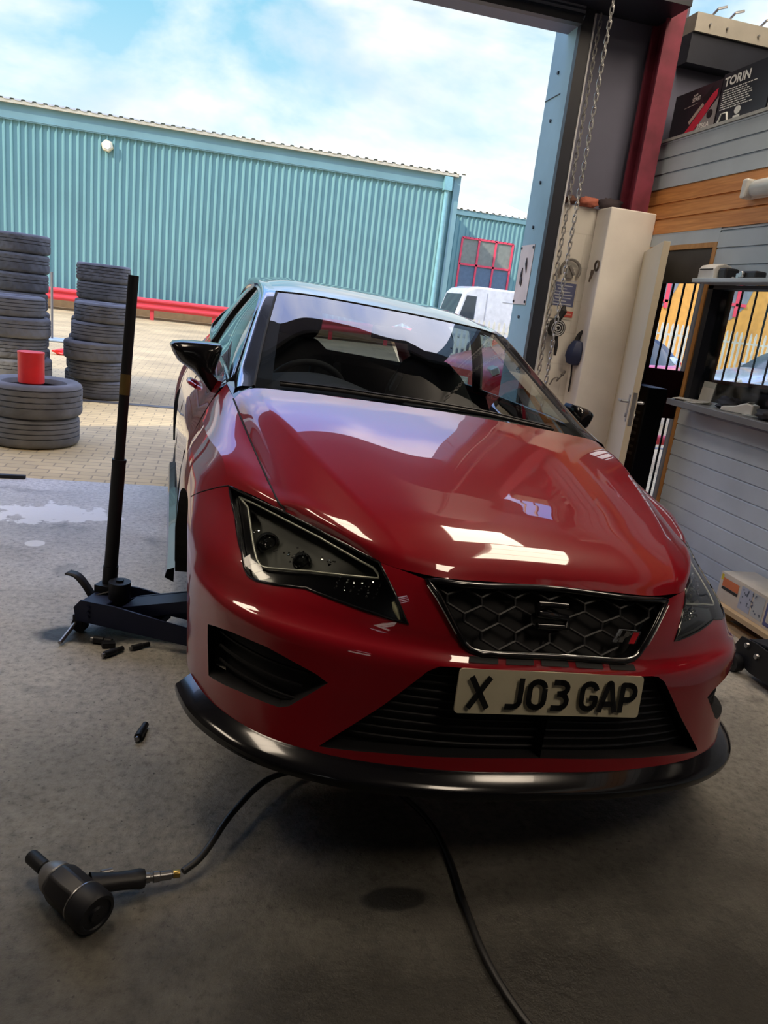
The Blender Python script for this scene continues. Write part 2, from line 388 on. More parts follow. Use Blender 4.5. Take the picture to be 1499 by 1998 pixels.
# slots under the grille
for k in range(5):
    x0 = (-.232, -.135, -.038, .059, .156)[k]; mb = MB()
    A = []
    for x in np.linspace(x0, x0+.076, 5):
        A.append([S([abs(x)], [zz])[0]*[1 if x >= 0 else -1, 1, 1]+np.array([0, -.0016, .0006]) for zz in (.537, .5485)])
    mb.grid(A); mb.build('air_slot', 'black_void', car)
# crease shadow line of the fascia, shut lines
# --- splitter
BOT = [(0, 0), (.30, 0), (.57, 0), (.744, 0), (.85, 0), (.95, 0), (1.05, 0)]
us = np.r_[np.linspace(0, .6, 13), np.linspace(.64, 1.02, 15)]
def spl_ring(u):
    p = S([u], [.262])[0]; n = Sn([u], [.262])[0]; n[2] = 0; n /= np.linalg.norm(n); k = .045
    if u > .9: k = .045-.012*(u-.9)/.17
    w = .030 if u > .55 else .030
    prof = [(-.03, .268), (.004, .262), (k*.7, .243), (k, .236), (k+.003, .228), (k, .212), (k*.6, .204), (-.03, .20)]
    return [p+n*a-np.array([0, 0, .262])+np.array([0, 0, z]) for a, z in prof]
rings = [spl_ring(u) for u in us]
A = np.array([[(np.array(q)*MIR) for q in r] for r in rings[::-1][:-1]] + rings)
mb = MB(); mb.grid(A)
for r in (A[0], A[-1]): mb.add(r, [tuple(range(len(r)))])
spl = mb.build('front_splitter', 'black_gloss', car, smooth=50); spl['label'] = 'gloss black front splitter'
mb = MB(); p = S([.40], [.262])[0]; text(mb, 'TRC', (p[0]-.045, p[1]-.050, .215), (.98, .19, 0), (0, 0, 1), .018, bold=.03)
mb.build('splitter_lettering', mat('pale_print', (.55, .56, .58), .5), spl)
# --- number plate
mb = MB(); PT = Vector((0, -.002, .4165)); PU = Vector((0, .017, .110)).normalized(); PN = Vector((1, 0, 0)).cross(PU)   # outward = -y
r_ = .010; pts = []
for cx, cz, a0 in ((.26-r_, r_, -90), (.26-r_, .111-r_, 0), (-.26+r_, .111-r_, 90), (-.26+r_, r_, 180)):
    pts += arc((cx, cz), r_, a0, a0+90, 5)
mb.prism(pts, PT, (1, 0, 0), PU, -PN if PN.y < 0 else PN, .006)
PNo = PN if PN.y < 0 else -PN
plate = mb.build('number_plate', 'plate_cream', car)
mb = MB()
# strokes: unit glyph box 1 x 1.58 (50 x 79 mm), stroke 14 mm
def A_(cx, cy, rx, ry, a0, a1, n=7): return [(cx+rx*math.cos(math.radians(a)), cy+ry*math.sin(math.radians(a))) for a in np.linspace(a0, a1, n)]
w_ = .14; h_ = 1.58
GL = {'X': [[(.12, 0+.02), (.88, 1.56)], [(.88, .02), (.12, 1.56)]],
 'J': [[(.80, h_), (.80, .42)] + A_(.52, .42, .28, .28, 0, -90) + [(.18, .14)]],
 '0': [A_(.5, 1.10, .36, .34, 0, 180) + A_(.5, .48, .36, .34, 180, 360) + [(.86, 1.10)]],
 '3': [[(.14, 1.44), (.54, 1.44)] + A_(.56, 1.16, .30, .28, 90, -90) + [(.36, .86)], [(.5, .86)] + A_(.54, .50, .34, .36, 80, -90) + [(.12, .14)]],
 'G': [[(.86, 1.12)] + A_(.5, 1.10, .36, .34, 20, 180) + A_(.5, .48, .36, .34, 180, 360) + [(.86, .72), (.52, .72)]],
 'A': [[(.08, 0), (.44, 1.5), (.56, 1.5), (.92, 0)], [(.2, .42), (.8, .42)]],
 'P': [[(.14, 0), (.14, 1.44), (.50, 1.44)] + A_(.54, 1.06, .34, .38, 90, -90) + [(.14, .68)]]}
def glyph(mb, ch, x, wd, hgt):
    k = wd; base = PT + PNo*.0072 + PU*.015
    def P3(a, b): return base + Vector((1, 0, 0))*(x+a*k) + PU*(b*hgt/h_)
    for st in GL[ch]:
        for i in range(len(st)-1):
            a = Vector(st[i]); b = Vector(st[i+1]); a2 = Vector((a.x*k, a.y*hgt/h_)); b2 = Vector((b.x*k, b.y*hgt/h_)); d = (b2-a2)
            if d.length < 1e-6: continue
            n = Vector((-d.y, d.x)).normalized()*.0074
            Q = [a2+n, a2-n, b2-n, b2+n]; mb.add([base + Vector((1, 0, 0))*(x+q.x) + PU*q.y for q in Q], [(0, 1, 2, 3)])
        for a in st[1:-1]:
            c = [(a[0]*k+.0068*math.cos(t), a[1]*hgt/h_+.0068*math.sin(t)) for t in np.linspace(0, 2*PI, 11)[:-1]]
            mb.add([base + Vector((1, 0, 0))*(x+q[0]) + PU*q[1] for q in c], [tuple(range(10))])
for ch, x0, x1 in (('X', 22, 88), ('J', 116, 178), ('0', 182, 240), ('3', 247, 303), ('G', 331, 387), ('A', 389, 445), ('P', 449, 501)):
    glyph(mb, ch, -.26+x0/1000, (x1-x0)/1000, .080)
mb.build('registration_lettering', 'plate_black', plate)
mb = MB(); text(mb, 'GB', (.205, 0, 0), (1, 0, 0), (0, 0, 1), .006)
# --- grille
grf = GR + [(0, .551)]
gr_poly = [(0, .703), (.30, .704), (.352, .702)] + GR[1:] + [(0, .551)]
grille = body_panel('front_grille', gr_poly, 'black_void', .03, off=-.045); grille['label'] = 'black honeycomb grille'
mb = MB()
full = [(-u, z) for u, z in gr_poly][1:-1][::-1] + gr_poly[1:-1]
def gpt(x, z, off):
    q = So([abs(x)], [z], off)[0]; return q*np.array([1 if x >= 0 else -1, 1, 1])
gw, gh = .098, .0385
inner = [(u*.955, .628+(z-.628)*.93) for u, z in full]
for r in range(-3, 4):
    for c in range(-5, 6):
        cx = c*gw + (gw/2 if r % 2 else 0); cz = .632 + r*gh
        seg = [((cx-gw/2, cz+gh*.24), (cx, cz+gh*.76)), ((cx, cz+gh*.76), (cx+gw/2, cz+gh*.24)), ((cx+gw/2, cz+gh*.24), (cx+gw/2, cz-gh*.24))]
        for a, b in seg:
            m_ = ((a[0]+b[0])/2, (a[1]+b[1])/2)
            if not (poly_inside(a, full) and poly_inside(b, full)): continue
            mb.tube([gpt(a[0], a[1], -.016), gpt(m_[0], m_[1], -.016), gpt(b[0], b[1], -.016)], .0042, 6)
mb.build('honeycomb_mesh', mat('grille_plastic', (.007, .007, .010), .5), grille, smooth=40)
mb = MB(); ring = [gpt(x, z, .002) for x, z in resample(full, .02)]
mb.tube(ring, .0085, 8, closed=True); rim(mb, ring, (0, .05, -.01), mirror=False)
mb.build('grille_frame', 'black_gloss', grille, smooth=60)
mb = MB(); lowr = [gpt(x, z, .0065) for x, z in [(-.245, .577), (-.228, .565), (-.20, .5595), (-.1, .558), (0, .5575), (.1, .558), (.20, .5595), (.228, .565), (.245, .577)]]
mb.tube(spline(lowr, 40), .0022, 6); mb.tube([gpt(x, z, .0085) for x, z in [(.352, .69), (.326, .665), (.30, .632), (.272, .594)]], .0016, 6); mb.tube([gpt(-x, z, .0085) for x, z in [(.352, .69), (.326, .665), (.30, .632), (.272, .594)]], .0016, 6)
mb.build('frame_highlight', 'silver_trim', grille, smooth=60)
# maker emblem in the middle (black) and the chequered flag badge
mb = MB()
for zz, x0, x1 in ((.668, -.040, .044), (.618, -.044, .040)):
    mb.tube([gpt(x0, zz, .0), gpt((x0+x1)/2, zz, .0), gpt(x1, zz, .0)], .009, 8)
mb.tube([gpt(-.040, .668, 0), gpt(-.042, .645, 0), gpt(.042, .640, 0), gpt(.040, .618, 0)], .011, 8)
mb.build('front_emblem', 'black_gloss', grille, smooth=50)
mb = MB(); mbr = MB()
def par(mb, x, z, w, h, sk=.55, off=.001):
    mb.add([gpt(x, z, off), gpt(x+w, z, off), gpt(x+w+h*sk, z+h, off), gpt(x+h*sk, z+h, off)], [(0, 1, 2, 3)])
par(mb, .168, .597, .008, .032); par(mb, .178, .613, .012, .014); par(mb, .1865, .5985, .012, .014); par(mb, .201, .6135, .014, .013); par(mb, .176, .597, .006, .007)
mb.tube([gpt(.186, .629, .001), gpt(.240, .629, .001)], .0014, 5); mb.tube([gpt(.168, .597, .001), gpt(.186, .629, .001)], .0016, 5)
par(mbr, .213, .597, .020, .029, off=.002)
bd = mb.build('flag_badge', 'chrome', grille); bd['label'] = 'small chequered flag badge'
mbr.build('flag_field', 'badge_red', bd)
mb = MB(); mb.tube([gpt(.214, .5975, .003), gpt(.229, .6265, .003), gpt(.250, .6265, .003)], .0012, 5); mb.tube([gpt(.235, .5975, .003), gpt(.251, .6265, .003)], .0012, 5); mb.build('flag_outline', 'chrome', bd)
# --- headlights
DRL = [(.985, .742), (.921, .728), (.85, .682), (.790, .641), (.772, .633), (.756, .6335), (.70, .645), (.649, .656), (.56, .671), (.480, .684), (.487, .694), (.503, .703), (.58, .716), (.665, .727), (.74, .732), (.817, .737), (.90, .741)]
HLF = HL[:-1] + HL_TOP[:-1]
for sg in (-1, 1):
    M_ = np.array([sg, 1, 1])
    hl = body_panel('headlight', HLF, 'smoked_housing', .03, off=-.055, side=sg); hl['label'] = 'driver-side headlight' if sg < 0 else 'passenger-side headlight'
    body_panel('lens', HLF, 'lens_glass', .03, off=.001, side=sg, parent=hl)
    mb = MB(); e = uz(resample(HLF, .03)); b = uz(resample(HLF, .03), -.055); mb.grid(np.stack([np.r_[e, e[:1]]*M_, np.r_[b, b[:1]]*M_])); mb.build('housing_wall', 'black_plastic', hl, smooth=60)
    mb = MB(); mb.tube(uz(resample(HLF, .02), .0)*M_, .0035, 6, closed=True); mb.build('lens_seal', 'black_gloss', hl, smooth=60)
    mb = MB(); mb.tube(uz(resample(DRL, .02), -.012)*M_, .0034, 7, closed=True); mb.build('daytime_strip', mat('strip_silver', (.62, .62, .55), .25, .5), hl, smooth=60)
    # dark frame band between the strip and the lens edge
    body_panel('bezel', HLF, 'black_gloss', .03, holes=[[(u, z) for u, z in DRL]], off=-.022, side=sg, parent=hl)
    # two projectors, chrome details, indicator crystal
    for (u, z, r) in ((.815, .690, .030), (.700, .682, .024)):
        c = So([u], [z], -.045)[0]*M_; mb = MB(); d = Vector((0, -1, 0))
        mb.lathe([(r, 0), (r*1.05, .012), (r*.92, .016), (r*.86, .008)], c, d, 24); mb.lathe([(.0005, .014), (r*.4, .0125), (r*.7, .008), (r*.86, .0)], c, d, 24)
        mb.build('projector', mat('projector_lens', (.05, .055, .06), .08, .3, coat=1), hl, smooth=40)
    rnd = random.Random(3); mb = MB()
    for i in range(26):
        u = rnd.uniform(.70, .86); z = .688-(.86-u)*.12+rnd.uniform(-.006, .010); c = So([u], [z], -.022)[0]*M_; mb.box(c, (.006, .004, .0035), (rnd.random(), rnd.random(), rnd.random()*3))
    for i in range(12):
        u = rnd.uniform(.58, .72); z = .690+rnd.uniform(-.004, .006); c = So([u], [z], -.022)[0]*M_; mb.box(c, (.005, .003, .0025), (rnd.random(), rnd.random(), rnd.random()*3))
    for i in range(34):
        u = .475+.02*(i % 6)+rnd.uniform(-.003, .003); z = .640+.0065*(i//6)-.12*(.0)+rnd.uniform(-.002, .002); c = So([u], [z-.0], -.020)[0]*M_; mb.box(c, (.0045, .003, .0035), (rnd.random(), rnd.random(), rnd.random()*3))
    mb.build('lamp_facets', 'chrome', hl)
    mb = MB(); mb.tube(uz([(.405, .603), (.418, .625), (.428, .640)], -.010)*M_, [.003, .008, .004], 8); mb.build('turn_reflector', mat('reflector_cream', (.75, .72, .5), .3), hl, smooth=60)
# --- bonnet
def uz1(u, z): return list(S([u], [z])[0])
bon = [
 [(0, .137, .708), (.16, .134, .708), (.30, .130, .708), tuple(uz1(.43, .713)), tuple(uz1(.489, .717)), tuple(uz1(.67, .738)), tuple(uz1(.774, .745))],
 [(0, .158, .740), (.16, .156, .739), (.30, .152, .737), (.405, .17, .742), (.468, .205, .743), (.59, .352, .759), tuple(np.array(uz1(.774, .745))+[.003, .012, .008])],
 [(0, .225, .788), (.16, .224, .787), (.30, .222, .784), (.43, .235, .778), (.493, .265, .772), (.602, .385, .777), (.667, .47, .762)],
 [(0, .42, .850), (.17, .42, .849), (.34, .42, .846), (.505, .42, .833), (.560, .435, .815), (.636, .50, .797), (.684, .58, .786)],
 [(0, .78, .944), (.2, .78, .943), (.41, .78, .937), (.622, .78, .915), (.655, .785, .893), (.688, .79, .868), (.713, .80, .838)],
 [(0, 1.00, .991), (.22, 1.0, .989), (.44, 1.005, .982), (.672, 1.01, .960), (.703, 1.012, .941), (.726, 1.01, .920), (.742, 1.01, .895)],
 [(0, 1.11, 1.012), (.22, 1.115, 1.009), (.44, 1.135, 1.002), (.66, 1.18, .988), (.707, 1.192, .978), (.738, 1.185, .962), (.762, 1.165, .938)]]
C_ = np.stack([np.r_[spline(r[:4], 30)[:-1], spline(r[3:], 16)] for r in bon])       # a true crease at the fourth point of every row
G_ = np.stack([spline(C_[:, j], 61) for j in range(C_.shape[1])], axis=1)
Gf = np.concatenate([(G_[:, ::-1]*MIR)[:, :-1], G_], axis=1)
mb = MB(); mb.grid(Gf); bonnet = mb.build('bonnet', 'red_paint', car, smooth=60); bonnet['label'] = 'red bonnet with two creases'
# thickness of its leading edge (down to the grille) and the shut lines
mb = MB(); fe = Gf[0]; mb.grid(np.stack([fe, fe+np.array([0, .012, -.008])])); mb.build('leading_edge', 'black_gloss', bonnet)
for sg in (-1, 1):
    mb = MB(); e = G_[:, -1]*[sg, 1, 1]; mb.tube([p+np.array([sg*.002, 0, -.001]) for p in e], .0032, 6); mb.build('shut_line', 'black_void', bonnet)
# --- wings: top strip from the shut line to the shoulder crease, side below it
CR = [(1.058, .753), (1.13, .778), (1.22, .803), (1.35, .818), (1.48, .824), (1.73, .834), (1.90, .835)]    # crease in (u, z)
CRs = spline(CR, 41); cr3 = S(CRs[:, 0], CRs[:, 1])
shut = spline(np.r_[G_[::6, -1], [(.775, 1.24, .955), (.782, 1.318, .968)]], 41)
arch_f = arc(ARCH_C, ARCH_R, 108.5, -6, 20)
for sg in (-1, 1):
    M_ = np.array([sg, 1, 1]); mid = (shut+cr3)/2+np.array([.004, 0, .006])
    W = np.stack([spline(np.stack([a, b, c]), 9) for a, b, c in zip(shut, mid, cr3)])
    mb = MB(); mb.grid(W*M_, flip=True)
    wing = mb.build('front_wing', 'red_paint', car, smooth=60); wing['label'] = 'red front wing, driver side' if sg < 0 else 'red front wing, passenger side'
    wp = [tuple(p) for p in CRs[::2]] + [(1.90, .6), (1.90, .27), (1.83, .262)] + arch_f[::-1][0:] + JOINT
    body_panel('wing_side', wp, 'red_paint', .035, side=sg, parent=wing)
    dp = [(1.905, .27), (2.4, .26), (3.05, .26), (3.05, .6), (3.05, .835), (3.04, 1.02), (2.6, 1.018), (2.2, 1.005), (1.97, .975), (1.905, .95), (1.905, .835)]
    door = body_panel('side_door', dp, 'red_paint', .05, side=sg)
    qp = [(3.055, .26), (3.70, .262)] + arc((4.05, .30), .365, 186, 90, 10) + arc((4.05, .30), .365, 84, -6, 10) + [(4.62, .262), (4.85, .27), (5.55, .28), (5.55, .85), (5.55, 1.02), (4.9, 1.02), (4.55, 1.03), (4.0, 1.03), (3.4, 1.03), (3.055, 1.02)]
    body_panel('rear_quarter', qp, 'red_paint', .06, side=sg)
    mb = MB(); mb.tube(uz([(1.903, z) for z in (.27, .4, .55, .7, .835, .95)], .0005)*M_, .0022, 5); mb.tube(uz([(3.052, z) for z in (.27, .5, .7, .835, 1.02)], .0005)*M_, .0022, 5); mb.build('door_gap', 'black_void', door)
    # front joint line of the bumper
    mb = MB(); mb.tube(uz([(1.335, .672)]+JOINT[1:]+[(1.058, .753)], .0005)*M_, .002, 5); mb.build('joint_line', 'black_void', wing)
    mb = MB()     # handle
    h0 = So([2.85], [.86], .0)[0]; a = uz([(2.76, .842), (2.80, .842), (2.90, .845), (2.95, .845)], .03); a[0] = S([2.76], [.842])[0]; a[-1] = S([2.95], [.845])[0]
    mb.tube(spline(a*M_, 14), .011, 8); mb.build('door_handle', 'red_paint', door, smooth=60)
    mb = MB(); A = [[p+Sn([u], [.262])[0]*a*M_+np.array([0, 0, b]) for a, b in ((0, .01), (.03, 0), (.035, -.03), (0, -.05))] for u, p in ((u, S([u], [.262])[0]*M_) for u in np.linspace(1.83, 3.68, 14))]
    mb.grid(A); mb.build('side_skirt', 'black_gloss', car, smooth=40)
    # wheel arch liner
    for c in (ARCH_C, (4.05, .30)):
        mb = MB(); a = np.array(arc(c, ARCH_R, -6, 186, 24)); E_ = S(a[:, 0], np.maximum(a[:, 1], .21)); I_ = E_*[1, 1, 1]-np.array([.30, 0, 0]); mb.grid(np.stack([E_*M_, I_*M_])); 
        mb.add(list(I_*M_)+[tuple(I_.mean(0)*M_)], [(i, i+1, len(I_)) for i in range(len(I_)-1)])
        mb.build('arch_liner', 'black_void', car)
# --- greenhouse
ws = [[(0, 1.115, .995), (.25, 1.13, .994), (.50, 1.185, .990), (.69, 1.262, .980)],
      [(0, 1.54, 1.186), (.25, 1.55, 1.182), (.47, 1.585, 1.168), (.632, 1.65, 1.142)],
      [(0, 1.955, 1.352), (.25, 1.975, 1.3505), (.43, 2.02, 1.3465), (.553, 2.074, 1.337)]]
Wg = loft(ws, 21, 25); Wf = np.concatenate([(Wg[:, ::-1]*MIR)[:, :-1], Wg], axis=1)
mb = MB(); mb.grid(Wf); wsc = mb.build('windscreen', 'windscreen_glass', car, smooth=60)
mb = MB(); e = [Wf[0], Wf[-1]]
def border(mb, i0, i1, j0, j1, off=-.002): mb.grid(Wf[i0:i1, j0:j1]+np.array([0, .0018, -.002]))
border(mb, 0, 3, 0, 41); border(mb, 23, 25, 0, 41); border(mb, 0, 25, 0, 3); border(mb, 0, 25, 38, 41)
mb.build('black_border', 'black_void', wsc)
mb = MB()
for j in (0, -1): mb.tube(Wf[:, j], .006, 6)
mb.tube(Wf[-1]+np.array([0, .002, .001]), .004, 6); mb.build('windscreen_seal', 'black_void', wsc)
rf = [[tuple(p) for p in (Wg[-1, 0]+[0, .006, .002], Wg[-1, 8]+[0, .006, .002], Wg[-1, 14]+[0, .006, .002], Wg[-1, 20]+[.006, .008, .0015])],
      [(0, 2.12, 1.389), (.24, 2.13, 1.387), (.44, 2.17, 1.379), (.563, 2.22, 1.365)],
      [(0, 2.35, 1.423), (.24, 2.36, 1.420), (.45, 2.38, 1.409), (.568, 2.42, 1.388)],
      [(0, 2.75, 1.442), (.24, 2.75, 1.439), (.46, 2.75, 1.428), (.570, 2.77, 1.406)],
      [(0, 3.25, 1.432), (.24, 3.25, 1.428), (.44, 3.25, 1.416), (.553, 3.25, 1.392)],
      [(0, 3.65, 1.382), (.24, 3.64, 1.379), (.42, 3.62, 1.366), (.525, 3.6, 1.342)],
      [(0, 3.96, 1.315), (.24, 3.945, 1.312), (.40, 3.91, 1.30), (.49, 3.87, 1.283)]]
Rg = loft(rf, 17, 41); Rf = np.concatenate([(Rg[:, ::-1]*MIR)[:, :-1], Rg], axis=1)
mb = MB(); mb.grid(Rf); roof = mb.build('roof', 'black_paint', car, smooth=60)
mb = MB(); mb.grid(Rf[2:-1, 1:-1]+np.array([0, 0, -.035])); mb.build('roof_lining', mat('lining', (.05, .05, .055), .8), car, smooth=60)
belt = [(.768, 1.345, .962), (.772, 1.6, .995), (.772, 2.2, 1.012), (.768, 2.8, 1.025), (.752, 3.3, 1.05), (.735, 3.55, 1.09)]
rail = [(.752, 1.375, .985), (.690, 1.70, 1.13), (.622, 2.08, 1.295), (.606, 2.5, 1.352), (.604, 3.0, 1.345), (.615, 3.45, 1.24)]
Bl = spline(belt, 31); Ra = spline(rail, 31); roof_e = Rg[:, -1]
for sg in (-1, 1):
    M_ = np.array([sg, 1, 1])
    mb = MB(); A = np.stack([spline(np.stack([b, (b+r)/2+np.array([.012, 0, 0]), r]), 8) for b, r in zip(Bl, Ra)]); mb.grid(A*M_)
    sw = mb.build('side_window', 'side_glass', car, smooth=60)
    mb = MB(); mb.tube(Bl*M_, .009, 6); mb.tube(Ra*M_, .010, 6); mb.tube(A[0]*M_, .01, 6); mb.tube(A[-1]*M_, .01, 6); mb.tube(A[17]*M_+np.array([-.01*sg, 0, 0]), .03, 6); mb.build('window_frame', 'black_gloss', sw, smooth=60)
    # pillar: from the windscreen edge to the window rail, on into the roof side
    we = spline(np.r_[Wg[:, -1], roof_e[1:36]], 60); ra2 = spline(np.r_[[(.765, 1.20, .945)], Ra], 60)
    # match by length along y
    yy = np.linspace(0, 1, 60)
    mid = (we+ra2)/2 + np.array([.022, -.006, .012])
    A = np.stack([spline(np.stack([a, b, c]), 9) for a, b, c in zip(we, mid, ra2)]); mb = MB(); mb.grid(A*M_)
    mb.build('roof_pillar', 'black_paint', car, smooth=60)
    # rear pillar
    lowc = S(np.linspace(3.95, 4.72, 16), np.full(16, 1.03)); top = spline(np.r_[[(.615, 3.45, 1.24)], [(.57, 3.6, 1.29)], [(.49, 3.87, 1.283)]], 16)
    A = np.stack([spline(np.stack([a, (a+b)/2+np.array([.015, 0, .01]), b]), 6) for a, b in zip(lowc, top)]); mb = MB(); mb.grid(A*M_); mb.build('rear_pillar', 'red_paint', car, smooth=60)
    # sill strip between belt and door top
    tp = np.array([(u, z) for u, z in spline([(1.905, .95), (1.97, .975), (2.2, 1.005), (2.6, 1.018), (3.04, 1.02), (3.6, 1.03), (4.05, 1.03)], 31)]); E_ = S(tp[:, 0], tp[:, 1])
    mb = MB(); mb.grid(np.stack([E_*M_, Bl*M_])); mb.build('belt_strip', 'black_gloss', car)
    # small triangle and pillar foot
    mb = MB(); mb.add([np.array(p)*M_ for p in ((.762, 1.165, .938), (.738, 1.185, .962), (.69, 1.262, .980), (.752, 1.375, .985), (.768, 1.345, .962), (.782, 1.32, .972))], [(0, 1, 2, 3, 4, 5)]); mb.build('pillar_foot', 'black_gloss', car)
rt = spline([(0, 3.96, 1.31), (.24, 3.945, 1.307), (.40, 3.91, 1.296), (.49, 3.87, 1.28)], 12); rb = S(np.linspace(5.55, 4.72, 12), np.full(12, 1.03))
A = np.stack([rb, (rt+rb)/2+np.array([0, .02, 0]), rt]); A = np.concatenate([(A[:, ::-1]*MIR)[:, :-1], A], axis=1); mb = MB(); mb.grid(A); mb.build('rear_window', glass_mat('rear_glass', (.22, .25, .27), 1.5), car, smooth=60)
# cowl below the screen, wipers
mb = MB(); A = np.stack([Gf[-1]+np.array([0, .0, -.006]), np.stack([np.interp(np.linspace(0, 1, Gf.shape[1]), np.linspace(0, 1, 41), Wf[0][:, k]) for k in range(3)], 1)+np.array([0, .01, -.012])]); mb.grid(A); mb.build('cowl_panel', 'black_plastic', car)
for (pts) in ([(.50, 1.20, 1.00), (.20, 1.175, 1.022), (-.10, 1.16, 1.026), (-.28, 1.165, 1.022)], [(-.15, 1.165, 1.022), (-.40, 1.18, 1.020), (-.60, 1.235, 1.005)]):
    mb = MB(); mb.tube(spline(pts, 12), .007, 6); mb.tube(spline([(p[0], p[1]+.02, p[2]+.008) for p in pts], 12), .004, 5); mb.build('wiper', 'black_plastic', car, smooth=60)
# --- mirrors
prof = [(-.993, 1.058), (-.985, 1.070), (-.95, 1.079), (-.909, 1.084), (-.85, 1.089), (-.800, 1.090), (-.790, 1.075), (-.795, 1.045), (-.808, .984), (-.80, .955), (-.767, .925), (-.770, .895), (-.799, .884), (-.84, .925), (-.895, .966), (-.930, .985), (-.957, 1.000), (-.979, 1.030)]
for sg in (-1, 1):
    L_ = []
    ctr = np.array([-.885, 1.03]); fold = 1.0 if sg < 0 else .52
    for y, k in ((1.535, .55), (1.55, .82), (1.575, .96), (1.62, 1.0), (1.67, .97)):
        ring = []
        for a, b in prof:
            q = ctr+(np.array([a, b])-ctr)*k if b > .95 else np.array([a, b])*1.0
            yy_ = y if b > .95 else 1.52+(y-1.535)*.45
            ring.append(((-.79+(q[0]+.79)*fold)*-sg, yy_, q[1]))
        L_.append(ring)
    A = np.array(L_); A = np.concatenate([A, A[:, :1]], axis=1); mb = MB(); mb.grid(A, flip=sg > 0)
    mb.add(A[0][:-1], [tuple(range(len(prof)))]); mb.add(A[-1][:-1], [tuple(range(len(prof)))])
    mi = mb.build('wing_mirror', 'black_gloss', car, smooth=50, dbl=1e-5); mi['label'] = 'black wing mirror, driver side' if sg < 0 else 'black wing mirror, passenger side'
    mb = MB(); g = [(ctr+(np.array(p)-ctr)*.86) for p in prof if p[1] > .975]; mb.add([((-.79+(a+.79)*fold)*-sg, 1.6725, b) for a, b in g], [tuple(range(len(g)))]); mb.build('mirror_glass', 'chrome', mi)
# --- wheels
def wheel(c, sg):
    # tyre + rim about x
    mb = MB(); R, w = .318, .225
    mb.lathe([(.225, -w*.42), (.25, -w*.5), (.29, -w*.5), (.312, -w*.42), (R, -w*.3), (R, w*.3), (.312, w*.42), (.29, w*.5), (.25, w*.5), (.225, w*.42)], c, (1, 0, 0), 40)
    t = mb.build('road_wheel', 'rubber', car, smooth=35)
    mb = MB(); c = Vector(c); o = Vector((sg, 0, 0))
    mb.lathe([(.225, -.09), (.20, -.09), (.195, .07), (.228, .095), (.232, .075)], c, o, 40)
    mb.lathe([(.001, .075), (.05, .075), (.06, .05)], c, o, 20)
    for k in range(10):
        a = 2*PI*(k//2)/5+(.16 if k % 2 else -.16); d = Vector((0, math.cos(a), math.sin(a))); d2 = Vector((0, math.cos(a*1.0), math.sin(a))); 
        mb.tube([c+o*.06+d*.03, c+o*.078+d*.12, c+o*.085+d*.215], [.016, .013, .013], 8)
    mb.build('alloy_rim', 'silver_trim', t, smooth=40)
    mb = MB(); mb.cyl(c-o*.01, c+o*.015, .15, n=32); mb.build('brake_disc', 'silver_trim', t, smooth=40)
for y, sg, z in ((.87, 1, .333), (3.47, -1, .268), (3.47, 1, .371)): wheel((sg*.765, y, z), sg)
mb = MB(); c = Vector((-.74, .87, .27)); o = Vector((-1, 0, 0)); mb.cyl(c-o*.012, c+o*.012, .15, n=32); mb.cyl(c, c+o*.05, .06, n=20)
for k in range(5): mb.cyl(c+o*.05+Vector((0, .045*math.cos(k*1.2566), .045*math.sin(k*1.2566))), c+o*.075+Vector((0, .045*math.cos(k*1.2566), .045*math.sin(k*1.2566))), .007, n=8)
hub = mb.build('bare_hub', mat('hub_steel', (.12, .11, .10), .5, .7), car, smooth=40); hub['label'] = 'bare hub and brake disc, wheel taken off'
# --- underbody and cabin
mb = MB(); mb.bb(-.74, .74, .62, 4.1, .235, .27); mb.bb(-.52, .52, .16, .62, .235, .27); mb.bb(-.46, .46, .135, .40, .27, .50); mb.bb(-.64, .64, .26, 1.2, .25, .58); mb.bb(-.55, .55, .3, 1.25, .27, .66); mb.bb(-.70, .70, 1.20, 1.26, .27, .93); mb.build('underbody', 'black_void', car)
mb = MB()
for sg in (-1, 1): mb.grid(np.stack([S(np.linspace(1.9, 4.5, 24), np.full(24, z))*[sg, 1, 1]-np.array([sg*.06, 0, 0]) for z in (.27, .6, .9, 1.0)]))
mb.build('inner_trim', 'black_cloth', car)
dl = [[(x, 1.27, .955-.03*abs(x)) for x in (-.70, -.4, 0, .4, .70)], [(-.70, 1.5, .965), (-.37, 1.5, .99), (0, 1.5, .965), (.37, 1.5, .965), (.70, 1.5, .955)], [(-.71, 1.68, .975), (-.37, 1.68, 1.035), (-.05, 1.68, .975), (.37, 1.68, .975), (.71, 1.68, .965)], [(-.71, 1.78, .93), (-.37, 1.80, .97), (-.05, 1.78, .92), (.37, 1.78, .92), (.71, 1.78, .92)], [(-.71, 1.76, .5), (-.37, 1.8, .5), (0, 1.75, .4), (.37, 1.75, .5), (.71, 1.75, .5)]]
mb = MB(); mb.grid(loft(dl, 30, 24)); dash = mb.build('dashboard', 'dash_grey', car, smooth=50)
mb = MB(); c = Vector((-.37, 1.95, .90)); ax = Vector((0, .9, .45)).normalized(); q = Vector((1, 0, 0)); t_ = ax.cross(q)
mb.tube([c+(q*math.cos(a)+t_*math.sin(a))*.182 for a in np.linspace(0, 2*PI, 33)[:-1]], .016, 8, closed=True)
for a in (0, PI, -PI/2): mb.tube([c, c+(q*math.cos(a)+t_*math.sin(a))*.18], .018, 6)
mb.cyl(c-ax*.10, c+ax*.02, .05); mb.build('steering_wheel', 'black_cloth', car, smooth=50)
